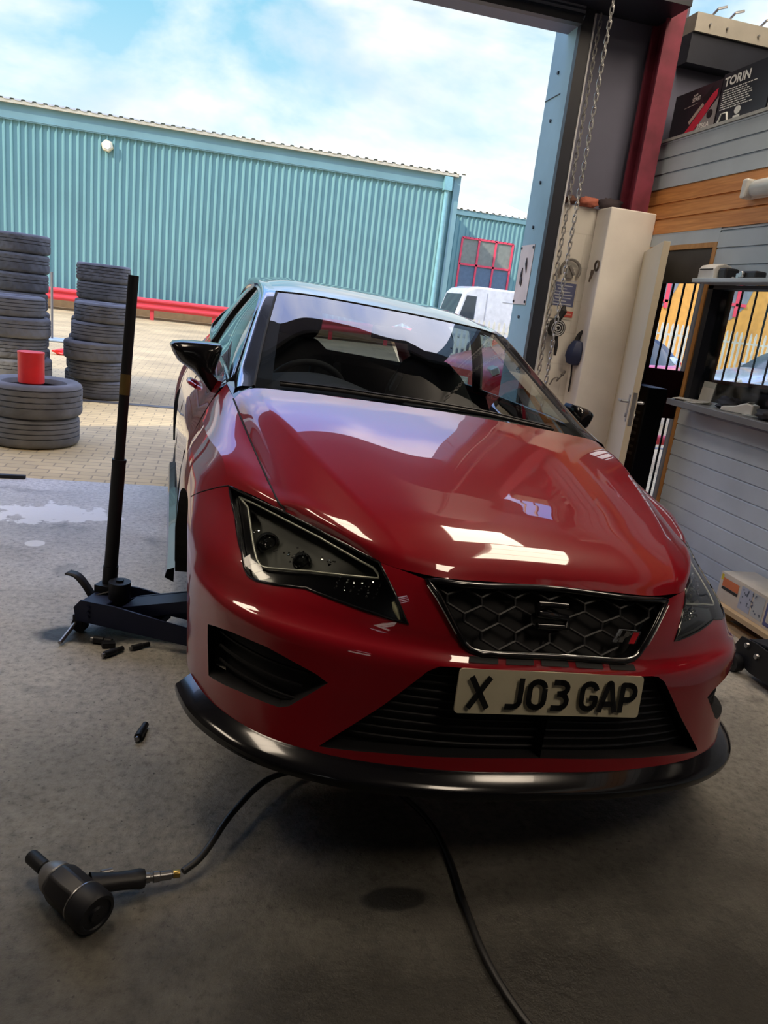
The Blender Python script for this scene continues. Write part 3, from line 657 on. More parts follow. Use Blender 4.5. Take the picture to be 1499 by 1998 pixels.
for sg in (-1, 1):
    mb = MB(); x = sg*.37
    bk = [[(x-.20, 2.18, .50), (x-.235, 2.14, .56), (x, 2.20, .56), (x+.235, 2.14, .56), (x+.20, 2.18, .50)],
          [(x-.245, 2.36, .55), (x-.255, 2.24, .80), (x, 2.32, .80), (x+.255, 2.24, .80), (x+.245, 2.36, .55)],
          [(x-.20, 2.46, .6), (x-.225, 2.36, 1.02), (x, 2.40, 1.02), (x+.225, 2.36, 1.02), (x+.20, 2.46, .6)],
          [(x-.13, 2.52, .6), (x-.14, 2.46, 1.13), (x, 2.46, 1.15), (x+.14, 2.46, 1.13), (x+.13, 2.52, .6)],
          [(x-.12, 2.60, .6), (x-.12, 2.55, 1.10), (x, 2.56, 1.12), (x+.12, 2.55, 1.10), (x+.12, 2.60, .6)]]
    mb.grid(loft(bk, 17, 15)); mb.box((x, 1.98, .46), (.5, .5, .16), (-.1, 0, 0)); st = mb.build('front_seat', 'black_cloth', car, smooth=50)
    mb = MB(); mb.lathe([(.001, -.055), (.09, -.055), (.125, -.03), (.13, .0), (.125, .03), (.09, .055), (.001, .055)], (x, 2.50, 1.235), (0, 1, .15), 20); mb.build('headrest', 'black_cloth', st, smooth=50)
    mb = MB(); mb.tube([(x-sg*.20, 2.30, 1.05), (x-sg*.235, 2.36, .9)], .02, 6); mb.build('seat_bolster', mat('bolster_grey', (.10, .10, .11), .6), st)
mb = MB(); mb.box((0, 3.2, .80), (1.3, .2, .55)); mb.build('rear_bench', 'black_cloth', car, bevel=.06)
mb = MB(); mb.lathe([(.001, 0), (.03, 0), (.035, .006), (.03, .012), (.001, .012)], (0, 1.90, 1.255), (0, 1, .2), 12); mb.box((0, 1.93, 1.245), (.23, .03, .06)); mb.build('rear_view_mirror', 'black_plastic', car, bevel=.01)

# ------------------------------------------------------------------ building shell
def floor_mat():
    m = bpy.data.materials.new('concrete_floor'); m.use_nodes = True; nt = m.node_tree; N = nt.nodes; L = nt.links; b = N['Principled BSDF']
    geo = N.new('ShaderNodeNewGeometry'); P = geo.outputs['Position']
    def noise(sc, det, rough=.6): n = N.new('ShaderNodeTexNoise'); n.inputs['Scale'].default_value = sc; n.inputs['Detail'].default_value = det; n.inputs['Roughness'].default_value = rough; L.new(P, n.inputs['Vector']); return n
    def ramp(src, stops):
        r = N.new('ShaderNodeValToRGB'); L.new(src, r.inputs[0]); e = r.color_ramp.elements
        while len(e) < len(stops): e.new(.5)
        for k, (p, c) in enumerate(stops): e[k].position = p; e[k].color = (*c, 1) if isinstance(c, tuple) else (c, c, c, 1)
        return r
    def mix(f, a, b_, t='MIX'):
        x = N.new('ShaderNodeMix'); x.data_type = 'RGBA'; x.blend_type = t
        (L.new(f, x.inputs[0]) if not isinstance(f, float) else setattr(x.inputs[0], 'default_value', f)); L.new(a, x.inputs[6]) if not isinstance(a, tuple) else setattr(x.inputs[6], 'default_value', (*a, 1)); L.new(b_, x.inputs[7]) if not isinstance(b_, tuple) else setattr(x.inputs[7], 'default_value', (*b_, 1)); return x.outputs[2]
    base = ramp(noise(1.1, 6).outputs[0], [(.32, (.37, .35, .305)), (.5, (.50, .475, .42)), (.7, (.62, .595, .54))])
    fine = ramp(noise(38, 5, .7).outputs[0], [(.30, .30), (.47, .92), (.72, 1.4)])
    c = mix(.75, base.outputs[0], fine.outputs[0], 'MULTIPLY')
    # light falloff painted into the floor colour: dark inside, pale by the doorway
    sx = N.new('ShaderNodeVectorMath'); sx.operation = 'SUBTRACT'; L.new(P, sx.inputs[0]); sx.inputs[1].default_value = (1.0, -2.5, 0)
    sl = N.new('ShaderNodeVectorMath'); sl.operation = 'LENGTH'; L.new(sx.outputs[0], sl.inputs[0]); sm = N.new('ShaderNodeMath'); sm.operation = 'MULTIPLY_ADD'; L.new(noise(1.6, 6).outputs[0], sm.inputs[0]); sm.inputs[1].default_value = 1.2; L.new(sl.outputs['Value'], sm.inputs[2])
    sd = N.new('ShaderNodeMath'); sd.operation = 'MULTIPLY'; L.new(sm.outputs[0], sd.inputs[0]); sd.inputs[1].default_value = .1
    falloff = ramp(sd.outputs[0], [(.43, 1.0), (.60, 0.0)]); c = mix(falloff.outputs[0], c, mix(1.0, c, (.035, .032, .024), 'MULTIPLY'))
    # dark oil marks and pits
    oil = ramp(noise(2.3, 3).outputs[0], [(.60, 0.0), (.70, .55)]); c = mix(oil.outputs[0], c, (.05, .045, .038))
    pit = ramp(noise(75, 3, .55).outputs[0], [(.655, 0.0), (.71, .85)]); c = mix(pit.outputs[0], c, (.02, .018, .016))
    # dried white paint spill and oil spots with their own place on the floor
    def spot2(cx, cy, rx, ry, wob, soft):
        s = N.new('ShaderNodeVectorMath'); s.operation = 'SUBTRACT'; L.new(P, s.inputs[0]); s.inputs[1].default_value = (cx, cy, 0)
        k = N.new('ShaderNodeVectorMath'); k.operation = 'MULTIPLY'; L.new(s.outputs[0], k.inputs[0]); k.inputs[1].default_value = (.5/rx, .5/ry, 0)
        l = N.new('ShaderNodeVectorMath'); l.operation = 'LENGTH'; L.new(k.outputs[0], l.inputs[0])
        n = noise(6, 5, .6); h = N.new('ShaderNodeMath'); h.operation = 'SUBTRACT'; L.new(n.outputs[0], h.inputs[0]); h.inputs[1].default_value = .5; a = N.new('ShaderNodeMath'); a.operation = 'MULTIPLY_ADD'; L.new(h.outputs[0], a.inputs[0]); a.inputs[1].default_value = wob; L.new(l.outputs['Value'], a.inputs[2])
        return ramp(a.outputs[0], [(.5-soft, 1.0), (.5, 0.0)]).outputs[0]
    for q in ((-.90, 4.47, .28, .18, 1.6, .06), (-.86, 3.93, .05, .05, .2, .05), (-1.17, 4.30, .05, .20, 1.6, .06), (-.62, 4.40, .16, .05, 1.2, .06)): c = mix(spot2(*q), c, (.80, .79, .74))
    for q in ((.50, 1.44, .09, .04, .5, .12), (1.0, .95, .22, .12, .6, .2), (-.42, 2.88, .25, .10, .4, .15)): c = mix(spot2(*q), c, (.022, .021, .019))
    L.new(c, b.inputs['Base Color'])
    ro = ramp(noise(3.0, 5).outputs[0], [(.35, .28), (.65, .52)]); L.new(ro.outputs[0], b.inputs['Roughness']); b.inputs['Specular IOR Level'].default_value = .5
    bp = N.new('ShaderNodeBump'); bp.inputs['Strength'].default_value = .8; bp.inputs['Distance'].default_value = .010; ns = noise(26, 7, .7); L.new(ns.outputs[0], bp.inputs['Height']); L.new(bp.outputs[0], b.inputs['Normal'])
    MATS['concrete_floor'] = m
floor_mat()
def brick_mat(name, c1, c2, mortar, scale, rowh, bw, ms, rough=.85, axes='XY', bump=.4):
    m = bpy.data.materials.new(name); m.use_nodes = True; nt = m.node_tree; N = nt.nodes; L = nt.links; b = N['Principled BSDF']
    geo = N.new('ShaderNodeNewGeometry'); v = geo.outputs['Position']
    if axes == 'XZ':
        sp = N.new('ShaderNodeSeparateXYZ'); L.new(v, sp.inputs[0]); cb = N.new('ShaderNodeCombineXYZ'); L.new(sp.outputs[0], cb.inputs[0]); L.new(sp.outputs[2], cb.inputs[1]); L.new(sp.outputs[1], cb.inputs[2]); v = cb.outputs[0]
    t = N.new('ShaderNodeTexBrick'); L.new(v, t.inputs['Vector']); t.inputs['Color1'].default_value = (*c1, 1); t.inputs['Color2'].default_value = (*c2, 1); t.inputs['Mortar'].default_value = (*mortar, 1)
    t.inputs['Scale'].default_value = scale; t.inputs['Row Height'].default_value = rowh; t.inputs['Brick Width'].default_value = bw; t.inputs['Mortar Size'].default_value = ms; t.inputs['Mortar Smooth'].default_value = .3
    n = N.new('ShaderNodeTexNoise'); n.inputs['Scale'].default_value = .9; n.inputs['Detail'].default_value = 6; L.new(geo.outputs['Position'], n.inputs['Vector'])
    r = N.new('ShaderNodeValToRGB'); L.new(n.outputs[0], r.inputs[0]); r.color_ramp.elements[0].position = .3; r.color_ramp.elements[1].position = .7; r.color_ramp.elements[0].color = (.72, .72, .72, 1); r.color_ramp.elements[1].color = (1.1, 1.1, 1.08, 1)
    x = N.new('ShaderNodeMix'); x.data_type = 'RGBA'; x.blend_type = 'MULTIPLY'; x.inputs[0].default_value = 1; L.new(t.outputs[0], x.inputs[6]); L.new(r.outputs[0], x.inputs[7]); L.new(x.outputs[2], b.inputs['Base Color'])
    b.inputs['Roughness'].default_value = rough
    iv = N.new('ShaderNodeMath'); iv.operation = 'SUBTRACT'; iv.inputs[0].default_value = 1; L.new(t.outputs['Fac'], iv.inputs[1])
    bp = N.new('ShaderNodeBump'); bp.inputs['Strength'].default_value = bump; bp.inputs['Distance'].default_value = .006; L.new(iv.outputs[0], bp.inputs['Height']); L.new(bp.outputs[0], b.inputs['Normal'])
    MATS[name] = m; return m
brick_mat('yard_paving', (.62, .465, .23), (.52, .39, .195), (.34, .26, .14), 1.0, .10, .20, .006)
brick_mat('painted_brick', (.78, .75, .69), (.76, .73, .67), (.71, .68, .62), 1.0, .225, .45, .004, .7, 'XZ', .25)
mat('pier_paint', (.84, .81, .76), .55, var=(2.2, .12), bump=(30, .12, .004))
mat('liner_grey', (.14, .145, .21), .6, var=(.9, .22))
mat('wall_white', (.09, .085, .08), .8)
mat('ceiling_sheet', (.10, .10, .105), .8)
mat('dark_steel', (.022, .026, .04), .5)
mat('track_steel', (.014, .017, .028), .45)
mat('galv', (.45, .46, .48), .4, .8)
mat('column_red', (.20, .03, .055), .5, var=(7, .3))
mat('purlin_cream', (.42, .40, .35), .6)
mat('grey_board', (.50, .58, .66), .5, var=(3, .10), bump=(50, .05, .003))
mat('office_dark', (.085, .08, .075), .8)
def wood_mat(name, a, b_, scale=(1, 3, 26)):
    m = bpy.data.materials.new(name); m.use_nodes = True; nt = m.node_tree; N = nt.nodes; L = nt.links; b = N['Principled BSDF']
    tc = N.new('ShaderNodeTexCoord'); v = N.new('ShaderNodeVectorMath'); v.operation = 'MULTIPLY'; v.inputs[1].default_value = scale; L.new(tc.outputs['Object'], v.inputs[0])
    n = N.new('ShaderNodeTexNoise'); n.inputs['Scale'].default_value = 1.6; n.inputs['Detail'].default_value = 6; n.inputs['Distortion'].default_value = .8; L.new(v.outputs[0], n.inputs['Vector'])
    r = N.new('ShaderNodeValToRGB'); L.new(n.outputs[0], r.inputs[0]); r.color_ramp.elements[0].position = .3; r.color_ramp.elements[1].position = .7; r.color_ramp.elements[0].color = (*a, 1); r.color_ramp.elements[1].color = (*b_, 1)
    L.new(r.outputs[0], b.inputs['Base Color']); b.inputs['Roughness'].default_value = .5; MATS[name] = m
wood_mat('orange_board', (.55, .21, .055), (.80, .37, .12), (3, 1.5, 30))
wood_mat('frame_wood', (.42, .20, .06), (.58, .30, .10), (20, 20, 2))
wood_mat('pale_wood', (.50, .36, .20), (.66, .50, .30), (4, 2, 20))
wood_mat('brown_wood', (.10, .055, .035), (.17, .10, .06), (10, 10, 2))
XL, XR, YB, YF = -5.0, 6.6, -8.0, 5.15
HD = 3.25          # door head
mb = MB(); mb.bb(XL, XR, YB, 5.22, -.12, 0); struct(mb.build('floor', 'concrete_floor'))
mb = MB(); mb.bb(-45, 45, 5.22, 90, -.13, -.004); struct(mb.build('ground', 'yard_paving'))
mb = MB(); mb.bb(-6, 8, 8.55, 8.67, -.02, .002); struct(mb.build('trim_1', mat('drain_steel', (.10, .09, .075), .6)))
mb = MB(); mb.bb(XL, -2.4, 5.15, 5.35, 0, 4.6); mb.bb(-2.4, 2.24, 5.15, 5.35, HD+.02, 4.6); mb.bb(-30, 14, 5.36, 5.5, 4.66, 8.1); struct(mb.build('wall_front', 'liner_grey'))  # high outer slab is unseen, sized and lengthened to shade the near yard
# right of the door: painted brick below, sheeting above, pier
mb = MB(); mb.bb(2.19, 2.90, 5.15, 5.30, 0, 2.20); struct(mb.build('wall_front_brick', 'painted_brick'))
mb = MB(); mb.bb(2.19, 2.95, 5.20, 5.30, 2.20, 4.6); mb.bb(2.95, XR, 5.20, 5.30, 1.98, 3.46); mb.bb(2.90, XR, 5.20, 5.30, 3.74, 4.6); struct(mb.build('wall_front_sheeting', 'liner_grey'))
mb = MB(); mb.bb(2.525, 2.868, 4.95, 5.15, 0, 2.20); struct(mb.build('wall_pier', 'pier_paint', bevel=.008))
# wall beyond the office with the barred openings
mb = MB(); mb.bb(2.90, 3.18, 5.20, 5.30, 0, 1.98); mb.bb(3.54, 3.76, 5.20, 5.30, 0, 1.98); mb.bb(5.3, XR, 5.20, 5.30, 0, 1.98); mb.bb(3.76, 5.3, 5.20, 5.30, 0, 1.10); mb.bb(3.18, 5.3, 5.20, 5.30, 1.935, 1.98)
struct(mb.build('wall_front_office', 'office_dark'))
# reveal of the big door, outside
mb = MB(); mb.bb(2.175, 2.55, 5.30, 5.56, 0, 4.6); mb.bb(2.172, 2.19, 5.15, 5.302, 0, 4.6); struct(mb.build('trim_2', mat('reveal_blue', (.25, .41, .47), .45, var=(1.2, .25))))
mb = MB(); mb.bb(-2.6, -2.4, 5.30, 5.60, 0, 4.6); struct(mb.build('trim_3', 'reveal_blue'))
mb = MB()
for z in (.6, 1.1, 1.42, 2.05, 2.35, 2.75, 3.05): mb.cyl((2.176, 5.40, z), (2.166, 5.40, z), .012, n=8)
mb.bb(2.170, 2.18, 5.30, 5.56, 2.90, 2.905); struct(mb.build('trim_4', 'dark_steel'))
# roof void: ceiling with rooflight openings, back and side walls
CZ = 4.6
LIGHTS = [(-2.6, -1.9, -6.4, -5.2)]
mb = MB()
ys = [(YB, -6.4), (-5.2, 5.35)]
for a, b in ys: mb.bb(XL, XR, a, b, CZ, CZ+.06)
for x0, x1 in ((XL, -2.6), (-1.9, XR)): mb.bb(x0, x1, -6.4, -5.2, CZ, CZ+.06)
struct(mb.build('ceiling', 'ceiling_sheet'))
def rooflight_mat():
    m = bpy.data.materials.new('rooflight_sheet'); m.use_nodes = True; nt = m.node_tree; N = nt.nodes; L = nt.links; N.clear()
    o = N.new('ShaderNodeOutputMaterial'); t = N.new('ShaderNodeBsdfTranslucent'); t.inputs[0].default_value = (.80, .70, .54, 1); d = N.new('ShaderNodeBsdfTransparent'); d.inputs[0].default_value = (.75, .72, .62, 1)
    x = N.new('ShaderNodeMixShader'); x.inputs[0].default_value = .12; L.new(t.outputs[0], x.inputs[1]); L.new(d.outputs[0], x.inputs[2]); L.new(x.outputs[0], o.inputs[0]); MATS['rooflight_sheet'] = m
rooflight_mat()
for i, (x0, x1, y0, y1) in enumerate(LIGHTS):
    mb = MB(); mb.add([(x0, y0, CZ+.03), (x1, y0, CZ+.03), (x1, y1, CZ+.03), (x0, y1, CZ+.03)], [(0, 1, 2, 3)]); w = struct(mb.build('window_%d' % (i+3), 'rooflight_sheet'))
    mb = MB()
    for k in range(1, 4): y = y0+(y1-y0)*k/4; mb.bb(x0, x1, y-.025, y+.025, CZ-.05, CZ+.02)
    mb.build('glazing_bar', 'dark_steel', w)
mb = MB(); mb.bb(XL, XR, YB-.1, YB, 0, 3.5); mb.bb(XL, XR, YB-.1, YB, 4.3, CZ); mb.bb(XL, -4.2, YB-.1, YB, 3.5, 4.3); mb.bb(-2.6, XR, YB-.1, YB, 3.5, 4.3); struct(mb.build('wall_back', 'wall_white'))
mb = MB(); mb.add([(-4.2, YB-.05, 3.5), (-2.6, YB-.05, 3.5), (-2.6, YB-.05, 4.3), (-4.2, YB-.05, 4.3)], [(0, 1, 2, 3)]); w_b = struct(mb.build('window_9', 'rooflight_sheet')); mb = MB(); mb.bb(-4.2, -2.6, YB-.05, YB-.02, 3.76, 3.80); mb.build('glazing_bar', 'dark_steel', w_b)
mb = MB(); mb.bb(XL-.1, XL, YB, 5.35, 0, CZ); struct(mb.build('wall_left', 'wall_white'))
mb = MB(); mb.bb(XR, XR+.1, YB, 5.35, 0, CZ); struct(mb.build('wall_right', 'wall_white'))
# purlins on the front wall, strip of glazing above
mb = MB(); mb.bb(2.93, XR, 5.06, 5.20, 3.35, 3.46); struct(mb.build('trim_5', 'purlin_cream'))
mb = MB(); mb.bb(2.93, XR, 5.08, 5.20, 3.17, 3.35); struct(mb.build('trim_6', 'dark_steel'))
mb = MB(); mb.bb(2.93, XR, 5.245, 5.255, 3.46, 3.74); struct(mb.build('window_1', glass_mat('strip_glass', (.92, .97, 1.0), 1.3)))
mb = MB()
for x in (3.18, 3.42, 3.05):
    mb.tube([(x, 5.10, 3.46), (x+.02, 5.06, 3.50), (x+.07, 5.04, 3.515)], .009, 5); mb.cyl((x-.02, 5.055, 3.40), (x-.02, 5.04, 3.40), .007, n=6)
struct(mb.build('trim_7', 'galv'))
# red steel column above the pier
col = MB(); col.bb(2.675, 2.80, 4.965, 4.985, 2.20, 4.6); col.bb(2.73, 2.745, 4.985, 5.14, 2.20, 4.6); col.bb(2.675, 2.80, 5.13, 5.15, 2.20, 4.6); struct(col.build('trim_8', 'column_red'))
# --- roller shutter: barrel housing, bottom bar, guide
rs = thing('roller_shutter', 'dark rolled-up roller shutter over the big doorway', 'shutter', (0, 5.0, HD))
mb = MB(); mb.bb(-2.55, 2.70, -.25, .14, .10, .55); mb.build('barrel_housing', 'track_steel', rs)
mb = MB()
for k in range(5): mb.cyl((-2.4, .09, .045+k*.03), (2.16, .09, .045+k*.03), .02, n=8)
mb.build('rolled_curtain', mat('shutter_slat', (.06, .075, .12), .4), rs, smooth=40)
mb = MB(); mb.bb(-2.4, 2.15, .07, .13, 0, .045); mb.build('bottom_bar', 'dark_steel', rs)
mb = MB(); mb.bb(2.155, 2.245, .10, .15, -HD, .35); mb.build('guide_rail', 'track_steel', rs)
mb = MB(); mb.bb(2.236, 2.247, .092, .102, -HD, .08); mb.build('guide_edge', mat('edge_paint', (.55, .57, .60), .4), rs)
mb = MB(); mb.bb(-2.5, -2.4, -.02, .15, -HD, .10); mb.build('guide_rail', 'track_steel', rs)

# ------------------------------------------------------------------ office on the right
XO = 2.88; BP = .0985
DY0, DY1, DH = 4.24, 4.97, 1.955
WY0, WY1, WZ0, WZ1 = 1.2, 4.20, 1.055, 1.735
def boards(mb, z0, z1, y0, y1):
    z = z0
    while z < z1-1e-4:
        t = min(z+BP, z1)
        mb.add([(XO, y0, z), (XO-.012, y0, z), (XO-.010, y0, t-.012), (XO, y0, t), (XO, y1, z), (XO-.012, y1, z), (XO-.010, y1, t-.012), (XO, y1, t)], [(0, 1, 5, 4), (1, 2, 6, 5), (2, 3, 7, 6), (0, 3, 2, 1), (4, 5, 6, 7)]); z = t
OY0 = -1.5; OB, OT = 2.066, 2.066+3*BP; TOP = 2.66
mb = MB(); low0 = WZ0-11*BP
mb.add([(XO, OY0, 0), (XO-.012, OY0, 0), (XO-.012, 4.205, 0), (XO, 4.205, 0), (XO, OY0, .0), (XO-.012, OY0, .0)], [])
boards(mb, 0, .001, OY0, 4.20)
zz = WZ0-.02-11*BP+.055
boards(mb, max(0, zz), WZ0-.02, OY0, 4.205); mb.bb(XO-.01, XO+.02, OY0, 4.205, 0, max(.001, zz))
boards(mb, WZ1+.02, OB, OY0, 4.205); mb.bb(XO-.008, XO+.02, 4.205, DY1+.04, DH+.03, OB); boards(mb, OT, TOP, OY0, 5.14)
boards(mb, DH+.03, OB, 4.205, 5.14)
mb.bb(XO-.01, XO+.02, DY1+.04, 5.14, 0, DH+.03)
struct(mb.build('wall_office', 'grey_board'))
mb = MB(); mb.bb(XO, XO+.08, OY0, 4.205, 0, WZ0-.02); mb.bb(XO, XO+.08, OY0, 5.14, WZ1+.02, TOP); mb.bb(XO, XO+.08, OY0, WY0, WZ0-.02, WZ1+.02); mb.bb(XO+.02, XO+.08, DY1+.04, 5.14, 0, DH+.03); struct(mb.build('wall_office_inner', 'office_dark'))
mb = MB(); boards(mb, OB, OT, OY0, 5.14); struct(mb.build('trim_9', 'orange_board'))
mb = MB(); mb.bb(XO-.02, XO+.06, OY0, 5.14, TOP, TOP+.018); struct(mb.build('trim_10', mat('edge_pale', (.45, .47, .47), .5)))
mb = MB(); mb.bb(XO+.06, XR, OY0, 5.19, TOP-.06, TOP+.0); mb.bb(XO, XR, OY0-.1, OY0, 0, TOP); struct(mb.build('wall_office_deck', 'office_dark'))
# door frame and leaf
mb = MB(); mb.bb(XO-.015, XO+.09, DY0-.035, DY0, 0, DH+.03); mb.bb(XO-.015, XO+.09, DY1, DY1+.035, 0, DH+.03); mb.bb(XO-.015, XO+.09, DY0, DY1, DH, DH+.03); struct(mb.build('trim_11', 'frame_wood'))
LA = math.atan2(.286, .70)
lf = thing('door_leaf', 'cream flush door standing open from the grey office doorway', 'door', (XO-.015, DY1-.035, 0), (0, 0, -LA))
mb = MB(); mb.bb(-.04, 0, -.755, 0, .012, 1.95); mb.build('leaf_panel', mat('door_cream', (.64, .58, .45), .45, var=(2, .06)), lf, bevel=.002)
for s in (-1, 1):
    x = -.04 if s < 0 else 0; mb = MB(); mb.bb(x-.004 if s < 0 else x, x if s < 0 else x+.004, -.715, -.672, .86, 1.03); mb.cyl((x, -.693, .985), (x+s*.045, -.693, .985), .009, n=10); mb.tube([(x+s*.045, -.693, .985), (x+s*.05, -.66, .985), (x+s*.048, -.585, .983)], .009, 8); mb.cyl((x, -.693, .90), (x+s*.012, -.693, .90), .014, n=10); mb.build('lever_handle', 'galv', lf, smooth=40)
mb = MB(); mb.bb(-.032, -.008, -.7575, -.7545, .84, 1.05); mb.build('lock_plate', 'galv', lf)
# barred gate in the outer wall, seen through the doorway
ga = thing('barred_gate', 'black barred gate with a maroon middle panel behind the office doorway', 'gate', (3.18, 5.21, 0))
mb = MB(); mb.bb(0, .36, 0, .03, .0, .03); mb.bb(0, .03, 0, .03, 0, 1.935); mb.bb(.33, .36, 0, .03, 0, 1.935); mb.bb(0, .36, 0, .03, 1.90, 1.935); mb.build('gate_frame', 'brown_wood', ga)
for x in (.097, .187, .277): mb = MB(); mb.cyl((x, .015, .03), (x, .015, 1.90), .0085, n=8); mb.build('bar', 'black_plastic', ga)
mb = MB(); mb.bb(.0, .36, -.02, 0, .80, 1.17); mb.build('middle_panel', mat('maroon', (.12, .022, .035), .5), ga)
wb = thing('window_bars', 'row of thin black security bars behind the office window', 'bars', (3.76, 5.21, 1.10))
for k in range(12): mb = MB(); mb.cyl((.11+k*.125, .015, 0), (.11+k*.125, .015, .835), .008, n=8); mb.build('bar', 'black_plastic', wb)
mb = MB(); mb.bb(0, .03, 0, .04, 0, .835); mb.bb(1.5, 1.54, 0, .04, 0, .835); mb.bb(0, 1.54, 0, .04, 0, .03); mb.build('bar_frame', mat('frame_red', (.35, .04, .05), .5), wb)
# office window: frame, pane, head shelf, counter
mb = MB(); mb.bb(XO-.01, XO+.10, WY1-.05, WY1, WZ0, WZ1); mb.bb(XO-.01, XO+.10, WY0, WY0+.05, WZ0, WZ1); mb.bb(XO-.01, XO+.10, WY0, WY1, WZ1-.02, WZ1); mb.bb(XO-.01, XO+.10, 2.55, 2.59, WZ0, WZ1)
w2 = struct(mb.build('window_2', 'dark_steel'))
mb = MB(); mb.bb(XO+.05, XO+.056, WY0+.05, WY1-.05, WZ0, WZ1-.02); mb.build('pane', glass_mat('dirty_glass', (.86, .90, .90), 1.3, dirt=.22), w2)
mb = MB(); mb.bb(3.5, 3.54, 4.9, 5.2, 0, 1.98); struct(mb.build('trim_12', 'brown_wood'))
sh = MB(); sh.bb(2.715, XO-.012, 1.0, 4.15, 1.735, 1.757); tag(sh.build('head_shelf', 'grey_board', bevel=.002), 'narrow grey shelf above the office window', 'shelf')
ct = MB(); ct.bb(2.68, 3.02, .8, 4.085, 1.018, 1.054); tag(ct.build('counter_top', mat('counter_grey', (.16, .165, .17), .4), bevel=.003), 'grey counter board jutting out below the office window', 'counter')
CT = 1.0545
# things on the counter
t = thing('card_machine', 'white card payment machine tilted on the office counter', 'card machine', (2.80, 3.575, CT), (0, 0, 2.0))
mb = MB(); mb.prism([(-.09, 0), (.09, 0), (.09, .022), (.02, .035), (-.05, .062), (-.09, .055)], (0, -.038, 0), (1, 0, 0), (0, 0, 1), (0, 1, 0), .076); mb.build('body', mat('white_plastic', (.72, .72, .70), .35), t, bevel=.006)
mb = MB(); mb.box((.045, 0, .0335), (.075, .06, .003), (0, .18, 0)); mb.build('screen', mat('screen_grey', (.22, .24, .26), .15), t)
mb = MB(); mb.box((-.035, 0, .0575), (.055, .056, .003), (0, .37, 0)); mb.build('keypad', mat('key_grey', (.45, .46, .46), .5), t)
def crumple(name, label, cat, m, c, d, seed, h=6, group=None):
    r = random.Random(seed); mb = MB(); a, b, e = d; A = []
    n = 14
    for i in range(n):
        row = []
        for j in range(n):
            th = 2*PI*j/(n-1); ph = PI*i/(n-1); k = 1+.30*math.sin(3*th+seed+i*.9)*math.sin(ph*2+seed)+.12*(r.random()-.5)*(0 if j in (0, n-1) else 1)
            if i in (0, n-1): k = 1
            row.append((c[0]+a*k*math.sin(ph)*math.cos(th), c[1]+b*k*math.sin(ph)*math.sin(th), max(c[2], c[2]+e*.8+e*k*math.cos(ph))))
        A.append(row)
    mb.grid(A); o = mb.build(name, m, smooth=60, dbl=1e-4); tag(o, label, cat, group); return o
crumple('work_gloves', 'crumpled black work gloves on the office counter', 'gloves', mat('glove_black', (.03, .03, .036), .7), (2.85, 3.74, CT), (.055, .10, .035), 4)
crumple('black_strap', 'black tangled strap at the near end of the office counter', 'strap', 'glove_black', (2.78, 3.32, CT), (.05, .09, .03), 9)
t = thing('paper_stack', 'loose white papers at the far end of the counter', 'papers', (2.78, 3.975, CT), (0, 0, .3))
for k in range(4): mb = MB(); mb.box((0, 0, .002+.003*k), (.13, .19, .002), (0, 0, .25*k-.3)); mb.build('sheet', mat('paper_white', (.66, .65, .60), .7), t)
mb = MB(); mb.box((2.93, 4.06, CT+.062), (.006, .12, .12), (0, .12, 0)); tag(mb.build('notice_card', 'paper_white'), 'small white card leaning at the left end of the office window', 'card')
mb = MB(); mb.box((2.86, 3.42, CT+.004), (.16, .20, .006), (0, 0, .4)); tag(mb.build('clear_tray', mat('tray_grey', (.42, .46, .47), .2)), 'flat pale plastic tray beside the card machine', 'tray')
# things on the head shelf
t = thing('label_printer', 'small white box-shaped printer on the shelf over the office window', 'printer', (2.79, 4.05, 1.757))
mb = MB(); mb.prism([(-.06, 0), (.05, 0), (.05, .075), (.0, .088), (-.045, .075), (-.06, .055)], (0, -.075, 0), (1, 0, 0), (0, 0, 1), (0, 1, 0), .15); mb.build('casing', 'white_plastic', t, bevel=.005)
mb = MB(); mb.box((-.0575, 0, .052), (.012, .12, .006)); mb.build('paper_slot', 'black_plastic', t)
mb = MB(); mb.bb(-.04, .05, -.15, -.078, 0, .062); mb.build('dark_end', 'black_plastic', t, bevel=.012)
t = thing('pocket_camera', 'small black and silver gadget lying on the shelf over the window', 'gadget', (2.79, 3.74, 1.757))
mb = MB(); mb.bb(-.035, .035, -.09, .05, 0, .042); mb.build('body', 'black_plastic', t, bevel=.01)
mb = MB(); mb.cyl((-.037, .01, .022), (-.055, .01, .022), .017, n=16); mb.bb(-.03, .03, .052, .08, 0, .03); mb.build('lens_ring', 'silver_trim', t, bevel=.003)
t = thing('screw_heap', 'small silver fittings lying on the shelf beside the printer', 'fittings', (2.78, 3.87, 1.757))
for k in range(3): mb = MB(); mb.cyl((.01*k, -.02*k, .008), (.012*k+.03, -.02*k+.02, .008), .007, n=8); mb.build('fitting', 'galv', t)
# bulkhead light on the orange boards
t = thing('bulkhead_light', 'white half-round bulkhead light on the orange boards', 'light', (XO-.012, 3.55, 2.245))
mb = MB(); mb.bb(-.03, 0, -.42, .44, -.05, .05); mb.build('back_plate', 'white_plastic', t, bevel=.01)
mb = MB(); mb.lathe([(.0, .0), (.02, .0), (.045, .02), (.047, .04), (.047, .76), (.045, .78), (.02, .80), (.0, .80)], (-.03, -.40, 0), (0, 1, 0), 20); mb.build('diffuser', mat('diffuser_grey', (.60, .63, .64), .2), t, smooth=50)
for a in (-.445, .40): mb = MB(); mb.bb(-.08, 0, a, a+.045, -.052, .052); mb.build('end_cap', 'white_plastic', t, bevel=.012)
